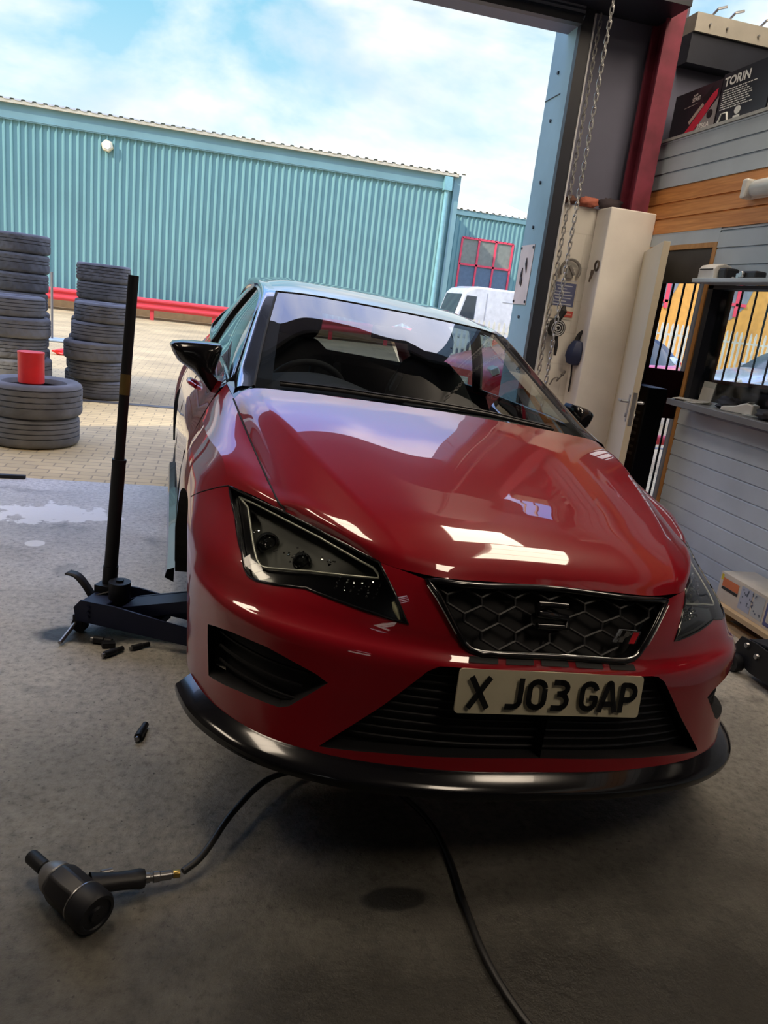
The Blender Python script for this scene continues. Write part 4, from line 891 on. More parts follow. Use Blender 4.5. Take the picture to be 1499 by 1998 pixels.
# --- boxes on the office roof
ZT = TOP+.018
t = thing('jump_starter_box', 'black carton with a red picture and the number 2750A on the office roof', 'box', (2.90, 4.80, ZT))
mb = MB(); mb.bb(0, .25, -.235, .26, 0, .31); mb.build('carton', mat('carton_black', (.022, .020, .030), .35), t)
mb = MB(); P_ = lambda a, b: (-.0015, a, b)
mb.add([P_(.10, .0), P_(-.02, .0), P_(-.21, .205), P_(-.21, .26), P_(-.16, .235)], [(0, 1, 2, 3, 4)]); mb.build('red_picture', mat('carton_red', (.62, .03, .07), .35), t)
mb = MB(); mb.add([P_(-.0, .0), P_(-.233, .0), P_(-.233, .20)], [(0, 1, 2)]); mb.build('grey_picture', mat('carton_grey', (.30, .29, .30), .35), t)
mb = MB(); mb.add([(-.002, .055, .09), (-.002, .035, .07), (-.002, -.09, .175), (-.002, -.07, .195)], [(0, 1, 2, 3)]); mb.build('cream_picture', mat('carton_cream', (.50, .42, .38), .4), t)
mb = MB(); mb.add([(-.0022, -.08, .20), (-.0022, -.055, .225), (-.0022, -.15, .285), (-.0022, -.16, .245)], [(0, 1, 2, 3)]); mb.cyl((-.003, -.17, .10), (-.001, -.17, .10), .03, n=14); mb.build('dark_picture', 'black_plastic', t)
mb = MB(); text(mb, '2750A', (-.003, -.055, .018), (0, -1, 0), (0, 0, 1), .034, bold=.02); text(mb, 'JUMP', (-.003, .045, .258), (0, -1, .05), (0, .12, 1), .014, bold=.02); text(mb, 'START', (-.003, .05, .222), (0, -1, .05), (0, .12, 1), .028, bold=.02, squeeze=.75)
mb.add([(-.003, .13, .195), (-.003, -.02, .205), (-.003, -.02, .207), (-.003, .13, .197)], [(0, 1, 2, 3)]); mb.build('lettering', mat('print_white', (.85, .82, .80), .5), t); t.scale = (1, 1, .87)
t = thing('tool_carton', 'black carton with big pale capitals and lines of small print, on the office roof', 'box', (2.90, 4.33, ZT))
mb = MB(); mb.bb(0, .30, -.23, .225, 0, .36); mb.build('carton', mat('carton_navy', (.028, .032, .045), .3), t)
mb = MB(); text(mb, 'TORIN', (-.003, .205, .268), (0, -1, 0), (0, 0, 1), .060, bold=.035, squeeze=.92)
rr = random.Random(5)
for k in range(9):
    z = .235-k*.0165; y = .20
    while y > -.10+rr.random()*.08:
        w = rr.uniform(.012, .035); mb.add([(-.003, y, z), (-.003, y-w, z), (-.003, y-w, z+.007), (-.003, y, z+.007)], [(0, 1, 2, 3)]); y -= w+.006
mb.tube([(-.004, .195, .01), (-.004, .17, .075), (-.004, .12, .075), (-.004, .10, .01)], .006, 6); mb.cyl((-.004, .02, .07), (-.002, .02, .07), .028, n=14); mb.bb(-.004, -.002, -.01, .05, .015, .035); mb.build('lettering', mat('print_grey', (.75, .78, .78), .5), t); t.scale = (1, 1, .80)
t = thing('silver_box', 'silvery shrink-wrapped box nearest the camera on the office roof', 'box', (2.90, 3.85, ZT))
mb = MB(); mb.bb(0, .30, -.25, .245, 0, .275); mb.build('wrapped_carton', mat('silver_wrap', (.34, .38, .39), .22, .4, var=(9, .35), bump=(14, .5, .02)), t, bevel=.01)
# ring of black hose standing behind the boxes
mb = MB(); c = Vector((3.30, 4.35, ZT+.20)); mb.lathe([(.17, -.05), (.21, -.065), (.255, -.06), (.275, 0), (.255, .06), (.21, .065), (.17, .05)], (3.30, 4.50, ZT+.275), (1, 0, 0), 32, closed=True); tag(mb.build('tyre', 'rubber', smooth=40), 'black tyre standing behind the cartons on the office roof', 'tyre')

# ------------------------------------------------------------------ on the wall right of the door
def chain(name, pts, label, cat, link=.050, r=.0042, wd=.022):
    P = []; pts = [np.array(p, float) for p in pts]
    L_ = np.r_[0, np.cumsum([np.linalg.norm(b-a) for a, b in zip(pts[:-1], pts[1:])])]; n = int(L_[-1]/(link*.78)); mb = MB()
    arr = np.array(pts)
    for k in range(n):
        s = (k+.5)*link*.78; c = Vector([np.interp(s, L_, arr[:, i]) for i in range(3)]); c2 = Vector([np.interp(min(s+.01, L_[-1]), L_, arr[:, i]) for i in range(3)]); c1 = Vector([np.interp(max(s-.01, 0), L_, arr[:, i]) for i in range(3)]); d = (c2-c1).normalized()
        q = d.cross(Vector((0, 1, 0))); q = q.normalized() if q.length > .1 else Vector((1, 0, 0)); t = d.cross(q)
        a = (.8 if k % 2 else -.8); w = q*math.cos(a)+t*math.sin(a)
        ring = [c + d*(link/2-wd/2 if abs(th) < PI/2 else -(link/2-wd/2)) + d*math.cos(th)*wd/2 + w*math.sin(th)*wd/2 for th in np.linspace(-PI, PI, 11)[:-1]]
        mb.tube(ring, r, 5, closed=True)
    return tag(mb.build(name, mat('chain_steel', (.48, .48, .48), .35, .85, var=(30, .3)), smooth=60), label, cat)
chain('hand_chain', [(2.17, 4.715, 3.75), (2.165, 4.715, 2.0), (2.165, 4.715, .55)], 'bright steel hand chain hanging free in front of the brick wall', 'chain')
chain('pull_chain', [(2.272, 5.085, 3.33), (2.270, 5.085, 2.0), (2.268, 5.085, 1.0)], 'darker steel chain hanging close beside the shutter guide', 'chain', r=.0042)
YW = 5.148
t = thing('safety_notice', 'white sheet with a dark blue printed block and a red strip on the brick wall', 'notice', (2.378, YW, 1.585))
mb = MB(); mb.bb(-.10, .10, -.002, 0, -.145, .155); mb.build('sheet', mat('sheet_cream', (.55, .51, .44), .6), t)
mb = MB(); mb.bb(-.08, .088, -.0035, -.002, -.055, .105); mb.build('blue_block', mat('print_blue', (.085, .10, .20), .5), t)
mb = MB()
for k, (a, b) in enumerate(((-.06, .06), (-.05, .02), (-.07, .05), (-.07, .07), (-.06, .06), (-.07, .03), (-.07, .07))): z = .085-k*.021; mb.bb(a, b, -.0045, -.0035, z-.004, z+.003)
mb.bb(-.07, .09, -.003, -.002, .118, .124); mb.bb(-.02, .02, -.003, -.002, .135, .143); mb.build('print_lines', mat('print_pale', (.42, .43, .48), .5), t)
mb = MB(); mb.bb(-.005, .098, -.0035, -.002, -.128, -.085); mb.build('red_strip', mat('print_red', (.48, .07, .055), .5), t)
mb = MB(); mb.bb(.01, .085, -.0045, -.0035, -.112, -.102); mb.build('strip_line', mat('strip_pale', (.6, .3, .25), .5), t)
t = thing('pulley_bracket', 'grey half-round bracket hung on the wall above the notice', 'bracket', (2.392, 5.148, 1.775))
mb = MB(); mb.tube([(.072*math.cos(a), -.02, .072*math.sin(a)) for a in np.linspace(-.5, PI+.5, 20)], .010, 6); mb.build('arch', mat('bracket_grey', (.17, .16, .15), .5), t, smooth=50)
mb = MB(); mb.box((0, -.012, -.02), (.05, .024, .06)); mb.tube([(-.01, -.02, .03), (.03, -.025, -.03)], .012, 6); mb.build('hub', 'bracket_grey', t)
t = thing('tape_reel', 'black reel with pale rings hanging by the shutter guide below the notice', 'reel', (2.345, 5.095, 1.375))
mb = MB(); mb.cyl((0, -.03, 0), (0, .045, 0), .058, n=24); mb.build('drum', 'black_plastic', t, smooth=40)
mb = MB()
for r in (.018, .034, .048): mb.tube([(r*math.cos(a), -.032, r*math.sin(a)) for a in np.linspace(0, 2*PI, 25)[:-1]], .0035, 5, closed=True)
mb.build('pale_ring', mat('ring_pale', (.40, .40, .41), .4), t)
mb = MB(); mb.tube([(.01, -.01, -.05), (.018, -.01, -.12), (.022, -.01, -.19)], [.012, .016, .010], 8); mb.tube([(.0, 0, .05), (.03, .0, .12), (.04, .01, .16)], [.02, .03, .008], 8); mb.build('hanging_tail', 'black_cloth', t)
t = thing('wall_hook', 'small twisted wire hook with a dark knob on the brick wall', 'hook', (2.435, 5.145, 1.02))
mb = MB(); mb.tube(spline([(-.04, 0, -.05), (-.03, -.03, .0), (0, -.035, .01), (-.005, -.03, -.02), (.03, -.03, .03)], 14), .005, 6); mb.cyl((.028, -.03, .028), (.05, -.03, .06), .012, .007, n=10); mb.build('wire', 'bracket_grey', t, smooth=50)
t = thing('shackle', 'rusty shackle with short chain hanging on the side of the pier', 'shackle', (2.50, 5.0, 1.82))
mb = MB(); mb.tube([(.02, .026*math.cos(a), .032*math.sin(a)) for a in np.linspace(-PI, PI, 17)[:-1]], .007, 6, closed=True); mb.tube([(.0, -.01, -.03), (-.01, 0, -.09)], .007, 6); mb.tube([(.0, .02, -.03), (.0, .03, -.11)], .006, 6); mb.build('ring', mat('rust_dark', (.09, .065, .05), .6), t, smooth=50)
t = thing('navy_pouch', 'navy pouch with a strap hanging in the corner by the pier', 'pouch', (2.50, 5.06, 1.30))
mb = MB(); mb.lathe([(.001, 0), (.05, .01), (.075, .06), (.07, .12), (.045, .17), (.001, .18)], (0, -.01, -.17), (.1, 0, 1), 8); mb.build('bag', mat('navy_cloth', (.018, .028, .075), .55), t, smooth=30)
mb = MB(); mb.tube(spline([(0, 0, 0), (.02, 0, .05), (.05, -.03, .09), (.07, -.06, .15)], 12), [.018]*6+[.012]*6, 8); mb.tube([(.0, 0, -.16), (.01, 0, -.24), (.012, 0, -.36)], .006, 6); mb.build('strap', 'black_cloth', t, smooth=50)
t = crumple('orange_rag', 'faded orange ratchet strap bundled on the ledge of the brick wall', 'strap', mat('rag_orange', (.42, .12, .075), .7), (2.445, 5.14, 2.202), (.07, .035, .035), 3)
t = crumple('dark_rag', 'dark bundle of rags on the wall ledge beside the column', 'rags', mat('rag_dark', (.035, .025, .032), .8), (2.60, 5.12, 2.202), (.09, .035, .04), 6)
t = crumple('brown_strap', 'brown crumpled strap on the wall ledge next to the guide', 'strap', mat('rag_brown', (.11, .05, .035), .8), (2.305, 5.14, 2.202), (.045, .03, .03), 8)
# poster on the blue reveal
t = thing('reveal_poster', 'faded pink poster with dark brush marks on the blue door reveal', 'poster', (2.172, 5.43, 1.72))
mb = MB(); mb.bb(-.003, 0, -.125, .125, -.21, .21); mb.build('sheet', mat('poster_pink', (.72, .60, .54), .4, var=(4, .14)), t)
mb = MB()
for pts in ([(-.02, .12), (-.035, .06), (-.045, .01)], [(.03, .05), (.035, -.02), (.05, -.07)], [(.035, .0), (.015, -.05), (.02, -.085)]): mb.tube(spline([(-.0045, a, b) for a, b in pts], 10), [.003, .006, .009, .011, .011, .009, .008, .006, .004, .002], 5)
mb.build('brush_mark', mat('ink_dark', (.06, .055, .06), .6), t)
mb = MB()
for a in (-.11, .11):
    for b in (-.19, .19): mb.cyl((-.003, a, b), (-.009, a, b), .010, n=8)
mb.build('screw', 'dark_steel', t)

# ------------------------------------------------------------------ ceiling lamps, some of them added as fill
def lamp(x, y, w, d, power, label):
    t = thing('ceiling_lamp', label, 'lamp', (x, y, 4.42))
    mb = MB(); mb.bb(-w/2-.04, w/2+.04, -d/2-.04, d/2+.04, .03, .09); mb.build('housing', 'white_plastic', t)
    m = MATS.get('lamp_diffuser')
    if not m:
        m = bpy.data.materials.new('lamp_diffuser'); m.use_nodes = True; nt = m.node_tree; nt.nodes.clear(); o = nt.nodes.new('ShaderNodeOutputMaterial'); e = nt.nodes.new('ShaderNodeEmission'); e.inputs[0].default_value = (1, .83, .64, 1); e.inputs[1].default_value = power; nt.links.new(e.outputs[0], o.inputs[0]); MATS['lamp_diffuser'] = m
    mb = MB()
    for k in range(3): mb.bb(-w/2, w/2, -d/2+k*d/3+.015, -d/2+(k+1)*d/3-.015, 0, .03)
    mb.build('diffuser', m, t)
    for s in (-1, 1): mb = MB(); mb.cyl((s*w*.4, 0, .09), (s*w*.4, 0, .18), .008, n=6); mb.build('hanger', 'galv', t)
for x, y, pw, l in ((3.15, 2.3, 11, 'ceiling lamp with three tubes on the office side of the bay'), (-.75, 2.75, 12, 'ceiling lamp with three tubes above the jack'), (-3.3, 2.7, 16, 'added ceiling lamp, out of view, a fill light at the left wall'), (2.75, 3.85, 17, 'added ceiling lamp, out of view, a fill light just inside the doorway'), (2.3, -.5, 44, 'added ceiling lamp, out of view, a fill light above the front of the bay')): lamp(x, y, .75, 1.5, pw, l)  # left wall, doorway and bay front lamps are added to brighten the interior

# ------------------------------------------------------------------ trolley jack under the car
mat('jack_navy', (.009, .014, .045), .5, spec=.3)
mat('jack_dark', (.009, .010, .014), .5, spec=.35)
mat('socket_steel', (.30, .30, .31), .3, .9)
jk = thing('trolley_jack', 'navy trolley jack with a tall upright handle lifting the red car', 'jack', (-.425, 2.985, 0), (0, 0, -.40))
JM = jk.matrix_basis.inverted() if False else (Matrix.Translation((-.425, 2.985, 0)) @ Matrix.Rotation(-.40, 4, 'Z')).inverted()
def jl(x, y, z): return JM @ Vector((x, y, z))
for s in (-1, 1):
    mb = MB(); mb.prism([(-.02, .055), (.50, .040), (.62, .045), (.66, .07), (.60, .10), (.34, .125), (.14, .145), (.0, .145), (-.03, .11)], (0, s*.105-.004, 0), (1, 0, 0), (0, 0, 1), (0, 1, 0), .008)
    for x, z in ((.035, .12), (.035, .10), (.035, .08), (.52, .07)): mb.cyl((x, s*.109, z), (x, s*.117, z), .007, n=8)
    mb.build('side_plate', 'jack_navy', jk)
mb = MB(); mb.bb(-.01, .10, -.10, .10, .06, .135); mb.bb(.10, .30, -.07, .07, .055, .09); mb.build('hydraulic_unit', 'jack_navy', jk, bevel=.006)
mb = MB(); mb.cyl((.105, .0, .12), (.105, .0, .205), .043, n=28); mb.cyl((.105, 0, .205), (.105, 0, .213), .016, n=6); mb.build('reservoir', 'jack_dark', jk, smooth=30)
mb = MB()
for s in (-1, 1): mb.prism([(.10, .10), (.16, .13), (.52, .235), (.58, .255), (.60, .23), (.54, .20), (.2, .085)], (0, s*.060-.006, 0), (1, 0, 0), (0, 0, 1), (0, 1, 0), .012)
mb.add([(.15, -.06, .126), (.52, -.06, .232), (.52, .06, .232), (.15, .06, .126)], [(0, 1, 2, 3)]); mb.build('lift_arm', 'jack_navy', jk, solid=.004)
mb = MB(); mb.cyl((.57, 0, .235), (.57, 0, .262), .05, n=24); mb.build('saddle', 'jack_dark', jk, smooth=30)
for s in (-1, 1):
    mb = MB(); mb.cyl((-.015, s*.085-.014, .030), (-.015, s*.085+.014, .030), .030, n=20); mb.bb(-.035, .005, s*.085-.02, s*.085+.02, .035, .075); mb.build('castor', 'jack_dark', jk, smooth=30)
    mb = MB(); mb.cyl((.60, s*.115-.02, .040), (.60, s*.115+.02, .040), .040, n=24); mb.build('front_roller', 'jack_dark', jk, smooth=30)
hb = jl(-.378, 3.03, .165); ht = jl(-.318, 3.06, 1.392)
def hp(f): return hb+(ht-hb)*f
mb = MB(); mb.cyl(hb-(ht-hb)*.06, hp(.06), .030, n=16); mb.box(hp(-.02), (.075, .10, .05)); mb.build('handle_socket', 'jack_dark', jk, smooth=30)
hd = MB(); d_ = (ht-hb).normalized()
hd.cyl(hp(.05), hp(.42), .0265, n=20); hd.cyl(hp(.42), hp(1.0), .0195, n=20); hdl = hd.build('handle', 'jack_dark', jk, smooth=30)
mb = MB(); mb.cyl(hp(.635), hp(.70), .0202, n=20); mb.build('tape_band', mat('tape_brown', (.11, .075, .02), .5), hdl, smooth=30)
mb = MB(); mb.cyl(hp(.415), hp(.425), .028, n=20); mb.build('grip_ring', 'jack_dark', hdl, smooth=30)
mb = MB(); ped = spline([(-.01, 0, .115), (-.045, 0, .165), (-.085, 0, .20), (-.125, 0, .205)], 14)
mb.grid([[p+np.array([0, y, 0]) for y in (-.022, .022)] for p in ped]); mb.build('foot_pedal', 'jack_dark', jk, smooth=40, solid=.006)
a = jl(-.467, 2.97, .055); b = jl(-.523, 2.78, .012)
mb = MB(); mb.cyl(a, b, .008, n=10); mb.cyl(a-(b-a)*.1, a+(b-a)*.12, .018, n=10); mb.build('release_rod', 'socket_steel', jk, smooth=40)
mb = MB(); mb.tube([jl(-.42, 2.97, .13), jl(-.36, 2.97, .15)], .006, 6); mb.lathe([(.001, .02), (.02, .018), (.024, 0), (.02, -.018), (.001, -.02)], jl(-.455, 2.98, .075), (0, 0, 1), 14); mb.build('knuckle', 'jack_dark', jk, smooth=40)

# ------------------------------------------------------------------ impact wrench, hose, sockets
ig = thing('impact_wrench', 'black air impact wrench with a socket lying on the floor', 'impact wrench', (-.28, 1.48, 0))
IO = Vector((-.28, 1.48, 0)); tip = Vector((-.362, 1.585, .055))-IO; rear = Vector((-.192, 1.405, .050))-IO; ax = (rear-tip).normalized(); Ln = (rear-tip).length
mb = MB(); mb.lathe([(.001, 0), (.015, 0), (.017, .004), (.017, .056), (.013, .060), (.013, .068)], tip, ax, 20); sk = mb.build('impact_socket', 'jack_dark', ig, smooth=30)
mb = MB(); mb.lathe([(.014, .062), (.022, .066), (.028, .074), (.037, .092), (.039, .108), (.036, .112)], tip, ax, 24); mb.build('nose_housing', mat('alloy_grey', (.22, .22, .23), .4, .6), ig, smooth=40)
mb = MB(); mb.lathe([(.036, .108), (.044, .115), (.046, .13), (.046, .200), (.043, .206)], tip, ax, 8); mb.build('motor_housing', 'black_plastic', ig, smooth=25, bevel=.004)
mb = MB(); mb.lathe([(.044, .203), (.048, .208), (.048, Ln), (.043, Ln+.008), (.036, Ln+.008), (.034, Ln+.004), (.018, Ln+.004), (.016, Ln+.010), (.001, Ln+.010)], tip, ax, 28); mb.build('end_cap', 'jack_dark', ig, smooth=35)
mb = MB(); mb.lathe([(.0452, .199), (.0468, .200), (.0468, .203), (.0452, .204)], tip, ax, 28); mb.build('cap_ring', 'socket_steel', ig, smooth=35)
h0 = Vector((-.215, 1.485, .055))-IO; h1 = Vector((-.098, 1.517, .034))-IO; hx = (h1-h0).normalized()
mb = MB()
A = []
for s, r1, r2 in ((0, .030, .022), (.03, .024, .020), (.06, .022, .019), (.095, .023, .020), (.112, .025, .022), (.122, .022, .02)):
    up = Vector((0, 0, 1)); sd = hx.cross(up).normalized(); up = sd.cross(hx); A.append([h0+hx*s+sd*(math.cos(t)*r1)+up*(math.sin(t)*r2) for t in np.linspace(0, 2*PI, 17)])
mb.grid(A); mb.add(A[-1][:-1], [tuple(range(16))]); mb.build('grip', 'black_plastic', ig, smooth=50)
mb = MB(); mb.tube([h0+hx*.02+Vector((-.0, .03, .0)), h0+hx*.045+Vector((.0, .034, .0))], .008, 8); mb.build('trigger', 'socket_steel', ig, smooth=50)
cp = Vector((-.028, 1.532, .028))-IO; cd = (cp-h1)
mb = MB(); mb.lathe([(.008, 0), (.012, .0), (.012, .012), (.009, .014), (.009, .018), (.013, .02), (.013, .034), (.011, .036), (.011, .062), (.008, .064), (.008, .075)], h1, cd, 14); cpl = mb.build('air_coupling', 'socket_steel', ig, smooth=30)
mb = MB(); mb.lathe([(.0085, .066), (.0095, .068), (.0095, .082), (.006, .083)], h1, cd, 14); mb.build('brass_ferrule', mat('brass', (.45, .32, .10), .35, .9), cpl, smooth=30)
hz = spline([(-.010, 1.540, .0270), (.03, 1.575, .035), (.105, 1.705, .055), (.205, 1.845, .055), (.285, 1.91, .035), (.40, 1.95, .012), (.56, 1.88, .0095), (.655, 1.72, .0095), (.676, 1.56, .0095), (.669, 1.40, .0095), (.672, 1.22, .0095), (.71, 1.06, .0095), (.80, .88, .0095), (.95, .66, .0095)], 140)
mb = MB(); mb.tube(hz, .0088, 8); tag(mb.build('air_hose', mat('hose_black', (.012, .012, .013), .4), smooth=60), 'black rubber air hose running from the impact wrench under the car', 'hose')
def socket(x, y, a, ln, r, label):
    t = thing('loose_socket', label, 'socket', (x, y, 0), (0, 0, a), 'loose sockets on the floor')
    mb = MB(); mb.lathe([(r*.7, 0), (r, .0), (r, ln*.55), (r*.8, ln*.6), (r*.8, ln), (r*.45, ln), (r*.45, ln*.8)], (-ln/2, 0, r), (1, 0, 0), 18); mb.build('barrel', 'jack_dark', t, smooth=30)
    mb = MB(); mb.cyl((-ln/2-.012, 0, r), (-ln/2+.01, 0, r), r*.62, n=14); mb.build('drive_end', 'socket_steel', t, smooth=30); return t
socket(-.165, 2.172, 1.35, .075, .013, 'lone chrome-ended socket on the open floor, nearest the camera of four')
socket(-.225, 2.765, .55, .07, .011, 'black socket on the floor under the jack, nearest the car')
socket(-.318, 2.712, .75, .08, .013, 'black socket on the floor in front of the jack castor, middle of three')
t = socket(-.37, 2.80, -.25, .07, .015, 'greasy black socket lying right below the rear of the jack')
mb = MB(); mb.box((.03, -.02, .012), (.05, .03, .022), (0, .1, .5)); mb.build('adaptor', 'jack_dark', t, bevel=.004)

# ------------------------------------------------------------------ floor on the right: carton on a pallet, second jack
pl = thing('wooden_pallet', 'pale wooden pallet against the grey boards on the right', 'pallet', (2.765, 2.72, 0))
for k, x in enumerate((-.14, -.03, .06)): mb = MB(); mb.bb(x, x+.075, -.75, .48, .08, .105); mb.build('deck_board', 'pale_wood', pl)
for y in (-.70, -.15, .40): mb = MB(); mb.bb(-.135, .10, y, y+.07, .02, .08); mb.build('bearer', 'pale_wood', pl)
for x in (-.135, .03): mb = MB(); mb.bb(x, x+.07, -.75, .48, .0, .02); mb.build('base_board', 'pale_wood', pl)
cb = thing('printed_carton', 'flat white carton with orange and pale blue pictures lying on the pallet', 'carton', (2.76, 2.80, .106))
mb = MB(); mb.bb(-.10, .10, -.60, .42, 0, .155); mb.build('carton', mat('carton_white', (.70, .66, .58), .5), cb)
Q = lambda y, z: (-.1515, y, z)
def rect(mb, y0, y1, z0, z1, x=-.1015): mb.add([(x, y0, z0), (x, y1, z0), (x, y1, z1), (x, y0, z1)], [(0, 1, 2, 3)])
mb = MB(); rect(mb, .27, .395, .085, .13); mb.build('orange_print', mat('print_orange', (.68, .20, .08), .5), cb)
mb = MB(); rect(mb, .395, .412, .115, .145); mb.build('yellow_print', mat('print_yellow', (.75, .62, .05), .5), cb)
mb = MB(); rect(mb, .27, .395, .068, .083); mb.build('black_print', 'black_plastic', cb)
mb = MB(); rect(mb, .165, .25, .02, .14); mb.build('blue_print', mat('print_sky', (.46, .52, .66), .5), cb)
mb = MB(); rect(mb, .075, .155, .02, .14); mb.build('pale_print', mat('print_ice', (.50, .56, .60), .5), cb)
mb = MB(); rect(mb, -.10, .06, .015, .145); mb.build('navy_print', mat('print_navy', (.10, .12, .32), .5), cb)
mb = MB(); rr = random.Random(2)
for k in range(26): y = rr.uniform(.08, .235); z = rr.uniform(.035, .125); rect(mb, y, y+.008, z, z+.009, -.1025)
mb.build('print_mark', mat('mark_slate', (.14, .18, .26), .5), cb)
mb = MB(); rect(mb, -.02, .045, .035, .115, -.1025); mb.build('print_patch', 'paper_white', cb)
j2 = thing('spare_jack', 'black trolley jack with steel rollers in front of the pallet', 'jack', (2.47, 2.64, 0), (0, 0, -1.5708))
for s in (-1, 1):
    mb = MB(); mb.prism([(-.02, .05), (.10, .03), (.55, .05), (.62, .09), (.55, .15), (.1, .17), (.0, .16), (-.03, .10)], (0, s*.10-.004, 0), (1, 0, 0), (0, 0, 1), (0, 1, 0), .008); mb.build('side_plate', 'jack_dark', j2)
    mb = MB(); mb.cyl((.02, s*.12-.02, .04), (.02, s*.12+.02, .04), .04, n=20); mb.build('roller', 'jack_dark', j2, smooth=30)
    mb = MB()
    for x, z in ((.02, .04), (.12, .12), (.05, .14), (.25, .08), (.40, .10)): mb.lathe([(.001, .012), (.011, .010), (.014, .0)], (x, s*(.142 if x < .03 else .106), z), (0, s, 0), 12)
    mb.build('bolt', 'socket_steel', j2, smooth=50)
mb = MB(); mb.bb(.05, .50, -.09, .09, .06, .12); mb.box((.10, 0, .165), (.16, .16, .012), (0, -.15, 0)); mb.build('body', 'jack_dark', j2, bevel=.004)
mb = MB(); mb.bb(.02, .12, -.095, .095, .135, .145); mb.cyl((.16, -.09, .185), (.16, .09, .185), .014, n=12); mb.cyl((.22, -.09, .185), (.22, .09, .185), .014, n=12); mb.build('steel_plate', 'silver_trim', j2)

# ------------------------------------------------------------------ tyres in the yard
def make_tyre_mesh(R, w, style, seed):
    n = 96; rnd = random.Random(seed); ri = R*.64
    prof = [(ri, -w*.36), (ri+.012, -w*.44), (R*.80, -w*.5), (R*.92, -w*.49), (R*.975, -w*.44), (R, -w*.36)]
    xs = np.linspace(-.33, .33, 5)
    for i, x in enumerate(xs):
        if i: prof += [(R-.009, x*w-w*.012), (R-.009, x*w+w*.012)] if style != 'block' or i in (2, 3) else []
        if i < 4: prof += [(R+.001, (x+.022)*w), (R+.001, (xs[i+1]-.022)*w)]
    prof += [(R, w*.36), (R*.975, w*.44), (R*.92, w*.49), (R*.80, w*.5), (ri+.012, w*.44), (ri, w*.36), (ri-.004, w*.30), (R*.90, w*.26), (R*.92, 0), (R*.90, -w*.26), (ri-.004, -w*.30)]
    def fn(i, k, r):
        if r > R-.012*1 and 5 <= k <= len(prof)-12:
            h = prof[k][1]/w
            if style == 'vee': ph = (i+int(abs(h)*26)) % 6
            elif style == 'block': ph = (i+int(h*10)) % 5
            else: ph = (i*1) % 8 if abs(h) > .25 else 1
            if ph == 0: return r-.008
        return r
    mb = MB(); mb.lathe([(r, h+w/2) for r, h in prof], (0, 0, 0), (0, 0, 1), n, closed=True, fn=fn)
    return mb
mat('tyre_rubber', (.14, .135, .132), .8, var=(5, .3), bump=(120, .25, .003))
TY = {}
for key, (R, w, st) in {'wide': (.352, .262, 'vee'), 'low': (.345, .232, 'rib'), 'slim': (.300, .205, 'rib'), 'slimv': (.305, .208, 'vee'), 'mid': (.325, .208, 'block')}.items(): TY[key] = (make_tyre_mesh(R, w, st, 1), w)
_ty = {}
def tyre(key, x, y, z, label, group, tilt=(0, 0)):
    if key not in _ty:
        o = TY[key][0].build('tyre', 'tyre_rubber', smooth=35); _ty[key] = o
    else: o = _ty[key].copy(); COL.objects.link(o)
    o.location = (x, y, z); o.rotation_euler = (tilt[0], tilt[1], random.uniform(0, 6)); tag(o, label, 'tyre', group); return z+TY[key][1]
z = tyre('low', -1.40, 6.38, 0, 'bottom tyre of the low pair under the red cylinder', 'two tyres nearest the doorway')
tyre('wide', -1.385, 6.37, z, 'wide tyre with slanted tread carrying the red cylinder', 'two tyres nearest the doorway')
def stack(x, y, keys, dx, labels, group):
    z = 0
    for k, d, l in zip(keys, dx, labels): z = tyre(k, x+d, y+d*.4, z, l, group)
ordn = lambda n, what: ['bottom tyre of %s' % what] + ['%s tyre from the bottom of %s' % (w, what) for w in ('second', 'third', 'fourth', 'fifth', 'sixth', 'seventh')[:n-2]] + ['topmost tyre of %s' % what]
stack(-1.27, 8.98, ['slim', 'slimv', 'mid', 'slim', 'slimv'], [.03, -.02, -.05, .0, .03], ordn(5, 'the open-topped stack beside the jack handle'), 'tyre stack beside the jack handle')
stack(-1.355, 9.80, ['slim', 'slimv', 'slim', 'slimv', 'slim', 'slim', 'slimv'], [-.12, -.10, -.08, -.05, -.02, .0, .0], ordn(7, 'the taller stack behind the jack handle'), 'taller tyre stack behind')
stack(-2.05, 8.55, ['slim', 'mid', 'slimv', 'mid', 'slim'], [.02, .03, .0, .02, .0], ordn(5, 'the shorter left-hand stack'), 'shorter tyre stack at the left edge')
stack(-2.26, 9.55, ['mid', 'mid', 'slimv', 'mid', 'mid', 'mid', 'mid', 'mid'], [.03, .02, .03, .02, .0, .01, .02, .03], ordn(8, 'the tall stack at the left edge'), 'tall tyre stack at the left edge')
zc = .232+.262
mb = MB(); mb.lathe([(.001, 0), (.088, 0), (.094, .006), (.094, .222), (.096, .226), (.096, .236), (.001, .238)], (-1.372, 6.20, zc), (0, 0, 1), 40); tag(mb.build('red_cylinder', mat('bright_red', (.80, .02, .02), .4), smooth=40), 'bright red round tub standing on the low pair of tyres', 'tub')
t = thing('steel_post', 'thin grey post on a flat base between the tyre stacks', 'post', (-3.0, 15.2, 0))
mb = MB(); mb.cyl((0, 0, .03), (0, 0, 1.22), .022, n=10); mb.build('pole', 'bracket_grey', t, smooth=40)
mb = MB(); mb.bb(-.25, .55, -.3, .3, 0, .03); mb.build('base_plate', mat('base_blue', (.30, .36, .40), .6), t, bevel=.01)
o = crumple('red_scrap', 'small red scrap lying on the yard between the tyre stacks', 'scrap', 'bright_red', (-2.38, 12.9, .0), (.14, .10, .05), 5)

